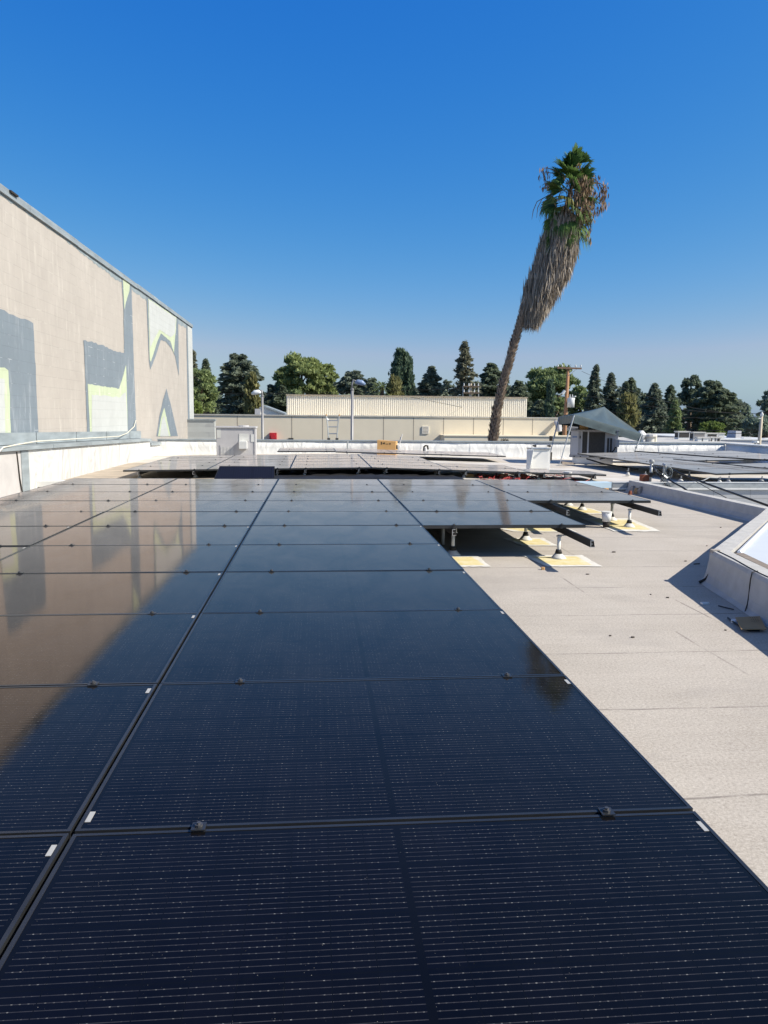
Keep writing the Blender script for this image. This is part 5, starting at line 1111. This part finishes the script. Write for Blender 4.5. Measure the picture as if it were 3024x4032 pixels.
def tree(kind, cx, ytop, hw, Y, m, label, name='tree', n=6000, leafs=.26, base=-2.5, cat='tree', ybase=None, lobes=None, aspect=.42):
    p = aty(cx*D, 1700, Y); zt = aty(cx*D, ytop*D, Y).z; Rw = hw*D/FPX*Y
    t = thing(name, label, cat, (p.x, Y, GZ), 0, 'trees beyond the roofs'); H = zt-GZ; zb = base-GZ
    if ybase is not None: zb = aty(cx*D, ybase*D, Y).z-GZ
    P, T, N = crown_points(kind, n, H, Rw, zb)
    if lobes:
        for (dx, dyt, w2, k2) in lobes:
            H2 = aty(cx*D, (ytop+dyt)*D, Y).z-GZ; P2, T2, N2 = crown_points(k2, n//2, H2, w2*D/FPX*Y, zb); P2 = P2+np.array([dx*D/FPX*Y, RNG.uniform(-1, 1), 0]); P = np.concatenate([P, P2]); T = np.concatenate([T, T2]); N = np.concatenate([N, N2])
    k_ = RNG.uniform(.65, 1.35, len(P)); P[:, 2] = np.maximum(P[:, 2], .3)
    quads_mesh('crown', P, N, T, leafs*k_, leafs*aspect*k_, m, t)
    b = MB(); b.tube([(0, 0, 0), (.1, 0, H*.35), (0, .1, H*.7), (0, 0, H*.96)], [.5, .36, .2, .04], 8)
    if kind in ('round', 'umbrella', 'cedar', 'flat', 'sparse'):
        for i in range(11):
            a = i*2.4; z0 = H*(.30+.045*i); r = Rw*(.75 if kind != 'cedar' else .8)*(1-.04*i); b.tube([(0, 0, z0), (r*.5*math.cos(a), r*.5*math.sin(a), z0+(.12 if kind == 'cedar' else .22)*r), (r*math.cos(a), r*math.sin(a), z0+(.12 if kind == 'cedar' else .55)*r)], [.16, .10, .03], 6)
    b.build('trunk', M['bark'], t)
    return t
tree('round', 436, 792, 36, 62, M['lf_pine2'], 'mid green rounded tree hugging the end of the mural building', n=7000, leafs=.22, ybase=905)
tree('bush', 424, 868, 14, 50, M['lf_bright'], 'small leafy bush above the stub wall beside the mural building', 'shrub', 1600, .2, cat='shrub', ybase=915)
tree('conifer', 447, 779, 13, 95, M['lf_cedar2'], 'slim conifer tip poking up behind the mid green rounded tree', n=2500, ybase=850)
tree('conifer', 419, 760, 12, 90, M['lf_sparse'], 'sparse conifer just showing at the edge of the mural building', n=2500, ybase=870)
tree('flat', 518, 772, 63, 92, M['lf_cedar'], 'big spreading cedar left of the white gable, layered dark branches', n=12000, leafs=.3, ybase=915)
tree('cypress', 545, 806, 20, 86, M['lf_brown'], 'brownish cypress in front of the big left cedar', n=3500, ybase=905)
tree('round', 652, 768, 58, 100, M['lf_pine'], 'broad olive green umbrella pine with pale limbs showing', n=9500, leafs=.27, ybase=872, lobes=[(50, 16, 30, 'round'), (-34, 26, 28, 'round')])
tree('cedar', 610, 838, 36, 96, M['lf_cedar2'], 'dark cedar mass under the umbrella pine', n=5000, leafs=.3, ybase=915)
tree('flat', 590, 836, 30, 99, M['lf_cedar'], 'tiered cedar boughs left of the umbrella pine above the gable', n=4200, leafs=.3, ybase=915)
tree('round', 640, 838, 17, 88, M['lf_pine2'], 'small green round tree below the umbrella pine', n=2200, ybase=905)
tree('flat', 762, 806, 56, 97, M['lf_cedar'], 'flat topped cedar behind the taller lamp head', n=8000, leafs=.3, ybase=905)
tree('cypress', 866, 756, 29, 95, M['lf_cyp'], 'dense dark cypress clump, tallest between lamp and orange carton', n=9000, leafs=.28, ybase=915, lobes=[(14, 12, 16, 'cypress'), (-14, 26, 14, 'cypress')])
tree('cypress', 851, 812, 22, 90, M['lf_brown'], 'brownish cypress at the foot of the dense dark clump', n=3500, ybase=905)
tree('cedar', 930, 796, 36, 95, M['lf_cedar'], 'small tiered blue green cedar between two tall dark trees', n=5000, leafs=.28, ybase=880)
tree('sparse', 1000, 741, 36, 93, M['lf_sparse'], 'tall thin grey brown conifer, sparse and pointed', n=5200, leafs=.24, ybase=885)
tree('flat', 1058, 789, 36, 96, M['lf_cedar2'], 'dark cedar with open branches left of the leaning palm trunk', n=5600, leafs=.28, ybase=885)
tree('round', 960, 858, 40, 110, M['lf_cedar2'], 'dark low tree behind the corrugated screen below the tiered cedar', n=3500, ybase=915)
tree('flat', 1118, 828, 30, 92, M['lf_cedar2'], 'bushy dark cedar just right of the palm trunk', n=5200, leafs=.28, ybase=915)
tree('round', 1190, 791, 68, 98, M['lf_pine2'], 'large domed pine behind the brown utility pole', n=13000, leafs=.26, ybase=905)
tree('cypress', 1186, 822, 11, 84, M['lf_cyp'], 'narrow dark cypress left of the brown utility pole', n=2600, leafs=.22, ybase=900)
tree('cedar', 1165, 868, 34, 86, M['lf_cedar2'], 'low dark cedar under the domed pine', n=3600, leafs=.28, ybase=915)
tree('conifer', 1281, 792, 25, 96, M['lf_cedar'], 'pointed conifer first to the right of the brown utility pole', n=5000, leafs=.27, ybase=930)
tree('conifer', 1315, 810, 28, 98, M['lf_cedar'], 'conifer with rounded tip above the canopy peak', n=5000, leafs=.27, ybase=930)
tree('conifer', 1360, 820, 38, 96, M['lf_cedar2'], 'broad twin topped conifer right above the canopy slope', n=6500, leafs=.27, ybase=940, lobes=[(-16, 8, 20, 'conifer')])
tree('cypress', 1356, 850, 27, 84, M['lf_brown'], 'olive brown tree draped in front of the twin topped conifer', n=4500, ybase=945)
tree('conifer', 1409, 832, 40, 92, M['lf_cedar'], 'drooping cedar behind the right corner of the canopy', n=7000, leafs=.27, ybase=945)
tree('conifer', 1444, 836, 30, 95, M['lf_cedar2'], 'dark drooping conifer between two cedars at right', n=4500, leafs=.27, ybase=945)
tree('conifer', 1455, 868, 18, 84, M['lf_pine2'], 'greener young conifer before the dark drooping conifer', n=3200, leafs=.22, ybase=945)
tree('round', 1487, 811, 24, 100, M['lf_cedar2'], 'rounded pine top left of the largest right hand cedar', n=4500, leafs=.27, ybase=880)
tree('flat', 1536, 828, 66, 95, M['lf_cedar2'], 'largest broad cedar at right with heavy layered boughs', n=15000, leafs=.3, ybase=940, lobes=[(0, 4, 46, 'round')])
tree('bush', 1537, 914, 34, 74, M['lf_bright'], 'bright green leafy shrub behind the far rooftop units', 'shrub', 3600, .22, cat='shrub', ybase=952)
tree('sparse', 1609, 876, 24, 120, M['lf_hazy'], 'thin hazy tree right of the largest cedar', n=2600, leafs=.3, ybase=940)
tree('round', 1655, 838, 17, 110, M['lf_hazy'], 'greyish tree cut by the right edge of the view', n=2600, leafs=.3, ybase=930)
tree('round', 1640, 900, 36, 105, M['lf_hazy'], 'low hazy tree mass at the right edge behind the pale pole', n=3500, leafs=.3, ybase=945)
for kd, cx, yt, hw, Y, mm, lab, nn in (('round', 705, 822, 36, 104, 'lf_pine2', 'low rounded tree right of the umbrella pine', 3600), ('flat', 802, 822, 34, 104, 'lf_cedar2', 'low dark cedar between the flat topped cedar and the date palm', 3400), ('round', 902, 834, 32, 106, 'lf_cedar', 'low blue green tree right of the dense cypress clump', 2800),
        ('flat', 965, 826, 32, 106, 'lf_cedar', 'low spreading cedar between the tiered cedar and the tall thin conifer', 3200), ('round', 1030, 818, 32, 108, 'lf_cedar2', 'rounded dark tree right of the tall thin conifer', 3000), ('flat', 1088, 826, 34, 106, 'lf_cedar', 'low cedar directly behind the palm trunk', 3000),
        ('round', 1252, 826, 36, 106, 'lf_pine2', 'olive rounded tree right behind the transformer', 3400), ('round', 1335, 834, 34, 108, 'lf_cedar', 'low blue green tree between the rounded tip and twin topped conifers', 3200), ('round', 1392, 846, 34, 108, 'lf_cedar2', 'dark tree filling the gap above the canopy right slope', 3000), ('round', 1578, 860, 36, 112, 'lf_cedar', 'rounded tree filling the right foot of the largest cedar', 3200)):
    tree(kd, cx, yt, hw, Y, M[mm], lab, n=nn, leafs=.28, ybase=930)
def far_wood():
    P = []; T = []
    for i in range(130):
        x = -48+i*.92+RNG.uniform(-.6, .6); y = 112+RNG.uniform(0, 14); h = 3.7+.7*math.sin(i*.23)+.6*math.sin(i*.71+1)+RNG.uniform(-.8, .6)+(.9 if x > 24 else 0)
        for q in range(7):
            c = np.array([x+RNG.normal(0, 1.0), y+RNG.normal(0, .8), -3+(h+3)*((q+.6)/7)]); rr = RNG.uniform(.9, 1.7)*(1.15-.09*q); d = unit(RNG.normal(size=(75, 3))); P.append(c+d*np.array([rr, rr, rr*.55])*RNG.uniform(.5, 1.05, (75, 1))); T.append(unit(d*.5+RNG.normal(size=(75, 3))*np.array([1, 1, .4])))
    P = np.concatenate(P); T = np.concatenate(T); P[:, 2] = np.maximum(P[:, 2], GZ); N = unit(np.cross(T, unit(RNG.normal(size=T.shape))))
    o = quads_mesh('far_wood', P, N, T, .40, .17, M['lf_cedar2']); tag(o, 'dark mass of distant woodland seen through the tree gaps', 'woodland', kind='stuff')
far_wood()
# small date palm behind the screen
def fan(mbP, c, d, up, size, n=15, spread=1.15, droop=.25):
    """leaflet strips of one fan leaf"""
    d = d.normalized(); s = d.cross(up).normalized(); u = s.cross(d).normalized()
    for i in range(n):
        a = (i/(n-1)-.5)*2*spread; dr = (d*math.cos(a)+s*math.sin(a)+u*.18*math.cos(a*1.3)).normalized(); L = size*(1-.18*abs(a))*random.uniform(.85, 1.1); w_ = size*.040; sd = dr.cross(u).normalized()
        p1 = c+dr*L*.45; p2 = c+dr*L*.8+Vector((0, 0, -droop*L*.22)); p3 = c+dr*L*.95+Vector((0, 0, -droop*L*(.55+random.random()*.5)))
        b = len(mbP.v); mbP.v += [tuple(c-sd*w_*.25), tuple(c+sd*w_*.25), tuple(p1+sd*w_), tuple(p1-sd*w_), tuple(p2+sd*w_*.7), tuple(p2-sd*w_*.7), tuple(p3)]
        for f in ((0, 1, 2, 3), (3, 2, 4, 5), (5, 4, 6)): mbP.f.append(tuple(b+j for j in f)); mbP.mi.append(0)
def small_palm():
    Y = 90; p = dy(825, 850, Y); zt = dy(825, 838, Y).z; t = thing('palm_tree', 'small feathery date palm between flat cedar and dark cypress clump', 'palm tree', (p.x, Y, GZ)); O = t.location
    b = MB(); b.tube([(0, 0, 0), (0, 0, zt-GZ)], [.3, .24], 8); b.build('trunk', M['palmbark'], t)
    b = MB(); c = Vector((0, 0, zt-GZ))
    for i in range(34):
        a = i*2.4; e = R(75-i*2.9); d = Vector((math.cos(a)*math.cos(e), math.sin(a)*math.cos(e), math.sin(e))); L = random.uniform(1.3, 1.75); s = d.cross(Vector((0, 0, 1))).normalized(); prev = c
        for k_ in range(1, 8):
            f = k_/7; q = c+d*L*f+Vector((0, 0, -.75*f*f)); b.poly([prev-s*.03, prev+s*.03, q+s*.03, q-s*.03])
            for sg in (-1, 1): tip = q+s*sg*.42*(1.1-f)+d*.2+Vector((0, 0, -.16)); b.poly([q-d*.05, q+d*.05, tip]); 
            prev = q
    b.build('crown', M['lf_pine2'], t)
small_palm()
# ------------------------------------------------------------------ leaning fan palm
def leaning_palm():
    Y = 38.0
    def q(x, y): return aty(1900+x/1.7017, 500+y/1.7017, Y)
    base = q(68, 2105); low = Vector((base.x-.35, Y, GZ))
    t = thing('palm_tree', 'tall leaning fan palm with shaggy brown skirt against the sky', 'palm tree', low); O = low
    axis = [low, base, q(95, 1900), q(140, 1700), q(185, 1550), q(225, 1400), q(275, 1240), q(350, 1080), q(430, 930), q(490, 800), q(540, 660), q(570, 520), q(595, 400)]
    rad = [.32, .235, .20, .18, .165, .16, .16, .16, .16, .16, .15, .13, .08]
    b = MB(); b.tube(axis, rad, 14); b.build('trunk', M['palmbark'], t, O, True)
    def ax(f):
        f = max(0, min(.9999, f))*(len(axis)-1); i = int(f); return axis[i].lerp(axis[i+1], f-i), (axis[i+1]-axis[i]).normalized(), rad[i]+(rad[i+1]-rad[i])*(f-i)
    # old leaf bases spiralling up the bare trunk
    b = MB(); n = 520
    for i in range(n):
        f = .06+.46*i/n; c, d, r = ax(f); a = i*2.39996; s = d.cross(Vector((0, 1, 0))).normalized(); u = s.cross(d).normalized(); o_ = s*math.cos(a)+u*math.sin(a); sd = o_.cross(d).normalized()
        w_ = random.uniform(.05, .085); L = random.uniform(.12, .24); p = c+o_*(r-.01); tip = p+d*L+o_*random.uniform(.05, .13)
        p0, p1 = p-sd*w_, p+sd*w_; b.poly([p0, p1, tip+sd*w_*.45, tip-sd*w_*.45]); b.poly([p0-d*.05, tip-sd*w_*.45, tip+sd*w_*.45, p1-d*.05])
    b.build('leaf_bases', M['palmflap'], t, O)
    # shaggy skirt of dead fronds hanging from the axis
    left = [(700, 425), (830, 378), (980, 328), (1110, 278), (1250, 243), (1330, 238), (1400, 285)]; right = [(700, 650), (850, 628), (980, 588), (1120, 498), (1230, 440), (1300, 402), (1400, 345)]
    def lerp(tab, y):
        for (a, xa), (c, xc) in zip(tab[:-1], tab[1:]):
            if y <= c: return xa+(xc-xa)*max(0, (y-a))/(c-a)
        return tab[-1][1]
    g = RNG; n = 7200; P = []; T = []; L = []
    for i in range(n):
        y = g.uniform(650, 1310)*1.0; l, r = lerp(left, y), lerp(right, y); cx = (l+r)/2; hw = (r-l)/2
        a = g.uniform(0, 2*np.pi); rr = g.uniform(.72, 1.04)*hw if g.random() < .85 else g.uniform(.3, .8)*hw
        if y > 1180: rr *= 1-.45*(y-1180)/160
        if y > 1180: cx += (y-1180)*.06
        c = q(cx, y); m_ = rr/1.7017/FPX*Y; p = np.array([c.x+m_*math.cos(a), Y+m_*math.sin(a), c.z]); P.append(p)
        tl = g.normal(0, .16, 3); T.append(np.array([-.08+tl[0], tl[1], -1+.2*tl[2]])); L.append(g.uniform(.28, .66))
    P = np.array(P); T = unit(np.array(T)); ctr = np.stack([P[:, 0]*0, P[:, 1]-Y, P[:, 2]*0], 1); N = unit(g.normal(size=T.shape)); L = np.array(L)
    quads_mesh('skirt', P, N, T, L, .020+.024*g.random(n), M['palm_dead'], t, tuple(O))
    # crown: fan leaves up the axis
    gm, ym = MB(), MB(); pet = MB()
    nl = 74
    for i in range(nl):
        f = i/(nl-1); ap = q(538+(612-538)*f, 690+(282-690)*f); a = i*2.39996+.4; e = R(-58+136*f**1.1+random.uniform(-14, 14)); d = Vector((math.cos(a)*math.cos(e), math.sin(a)*math.cos(e)*.9, math.sin(e)))
        pl = random.uniform(.35, .75) if f < .9 else random.uniform(.3, .6); bend = Vector((0, 0, -.16 if e < .9 else 0)); c = ap+d*pl+bend*.4
        d2 = (d+bend*1.6).normalized(); up = Vector((0, 0, 1)) if abs(d2.z) < .8 else Vector((-math.cos(a), -math.sin(a), .3)); up = (up*.6+Vector((random.uniform(-1, 1), random.uniform(-1.3, .2), random.uniform(-.4, .6)))).normalized()
        yel = f < .22 and i % 3 != 1 or i in (19, 27, 33); size = random.uniform(.85, 1.15)*(1 if f < .85 else .85)
        fan(ym if yel else gm, c, d2, up, size, 22, .85, .60 if f < .5 else .22); pet.tube([ap, ap+d*pl*.5+bend*.1, c], [.022, .016, .012], 5)
    gm.build('green_leaves', M['palm_g'], t, O); ym.build('yellow_leaves', M['palm_y'], t, O); pet.build('leaf_stalks', M['palm_y'], t, O)
    # brown seed sprays and dead leaflets hanging in the crown
    n = 1500; P = []; T = []; L = []
    for i in range(n):
        k_ = g.random()
        if k_ < .70: x = g.normal(628, 52); y = g.uniform(380, 660); 
        elif k_ < .78: x = min(830, max(785, g.normal(808, 12))); y = g.uniform(385, 560)
        elif k_ < .86: x = min(728, max(670, g.normal(702, 14))); y = g.uniform(560, 790)
        elif k_ < .91: x = min(455, max(388, g.normal(420, 18))); y = g.uniform(275, 430)
        else: x = g.normal(630, 16); y = g.uniform(220, 370)
        c = q(x, y); P.append((c.x, Y-g.uniform(.2, 1.25) if k_ < .70 else Y+g.uniform(-.3, .3), c.z)); tl = g.normal(0, .18, 3); T.append((tl[0], tl[1], -1)); L.append(g.uniform(.07, .19))
    P = np.array(P); T = unit(np.array(T)); N = unit(g.normal(size=T.shape)); quads_mesh('hanging_sprays', P, N, T, np.array(L), .022+.02*g.random(n), M['palm_brown'], t, tuple(O))
    b = MB()
    for pts in (((560, 330), (480, 290), (425, 272), (395, 300)), ((560, 340), (470, 310), (420, 300), (405, 340)), ((470, 440), (420, 470), (365, 500), (340, 560), (330, 620)), ((460, 450), (400, 480), (370, 540), (362, 610)), ((470, 460), (410, 500), (392, 560), (380, 600)), ((740, 370), (790, 378), (830, 410), (815, 520)), ((700, 380), (780, 380), (808, 430), (800, 540)), ((660, 560), (700, 620), (715, 700), (705, 790)), ((640, 580), (685, 650), (690, 740)), ((640, 220), (655, 300), (650, 350), (620, 420)), ((650, 240), (662, 320), (665, 380))):
        b.tube([q(*p) for p in pts], [.02]*(len(pts)-1)+[.008], 5)
    b.build('bare_stalks', M['palm_brown'], t, O)
leaning_palm()

# ------------------------------------------------------------------ pieces of parts hang under their part
SUBS = {'street_lamp': [('lamp_head', 'arm')], 'utility_pole': [('insulator', 'crossarm'), ('bushing', 'transformer'), ('brace', 'crossarm')], 'roof_post': [('rubber_collar', 'pipe'), ('rail_bracket', 'pipe')],
        'cone_foot': [('collar', 'cone'), ('rail_bracket', 'cone')], 'cream_building': [('screen_cap', 'rooftop_screen'), ('screen_sill', 'rooftop_screen'), ('screen_feet', 'rooftop_screen'), ('house_number', 'entrance_canopy'), ('vent_slots', 'wall_vent'), ('wall_joints', 'wall')],
        'mural_building': [('mural', 'wall'), ('peeled_flashing', 'coping')], 'air_conditioner': [('louvres', 'access_panel'), ('paper_notice', 'cabinet'), ('paint_patch', 'cabinet'), ('nameplate', 'access_door'), ('fork_slot', 'base_rail'), ('conduit', 'disconnect_box')],
        'ladder': [('end_cap', 'rail')], 'bucket': [('lid', 'pail'), ('rim', 'pail')], 'electrical_cabinet': [('latch', 'inner_panel'), ('breaker', 'cabinet_body'), ('rain_lip', 'cabinet_body'), ('gland', 'open_door')], 'palm_tree': [('leaf_bases', 'trunk')],
        'roof_curb': [('seam_sealant', 'curb_body'), ('lifted_edge', 'curb_body'), ('broken_corner', 'curb_body')], 'block_wall': [('edge_trim', 'block_face')], 'roof_sheeting': [('rib', 'sheet')], 'gable_building': [('chimney', 'roof')], 'mounting_rail': [], 'parapet_wall': [('seam_strip', 'membrane_face')], 'hood_vent': [('duct_face', 'hood')], 'carton': [('printed_marks', 'body'), ('handle_hole', 'body')], 'cardboard_piece': [('print', 'sheet')]}
def base(o): return o.name.split('.')[0]
def mid(o): return sum((Vector(c) for c in o.bound_box), Vector())/8
for t in list(COL.objects):
    if t.parent or t.type != 'EMPTY': continue
    for ch, pa in SUBS.get(base(t), []):
        ps = [c for c in t.children if base(c) == pa]
        if not ps: continue
        for c in [c for c in t.children if base(c) == ch]: c.parent = min(ps, key=lambda q_: (mid(q_)-mid(c)).length)
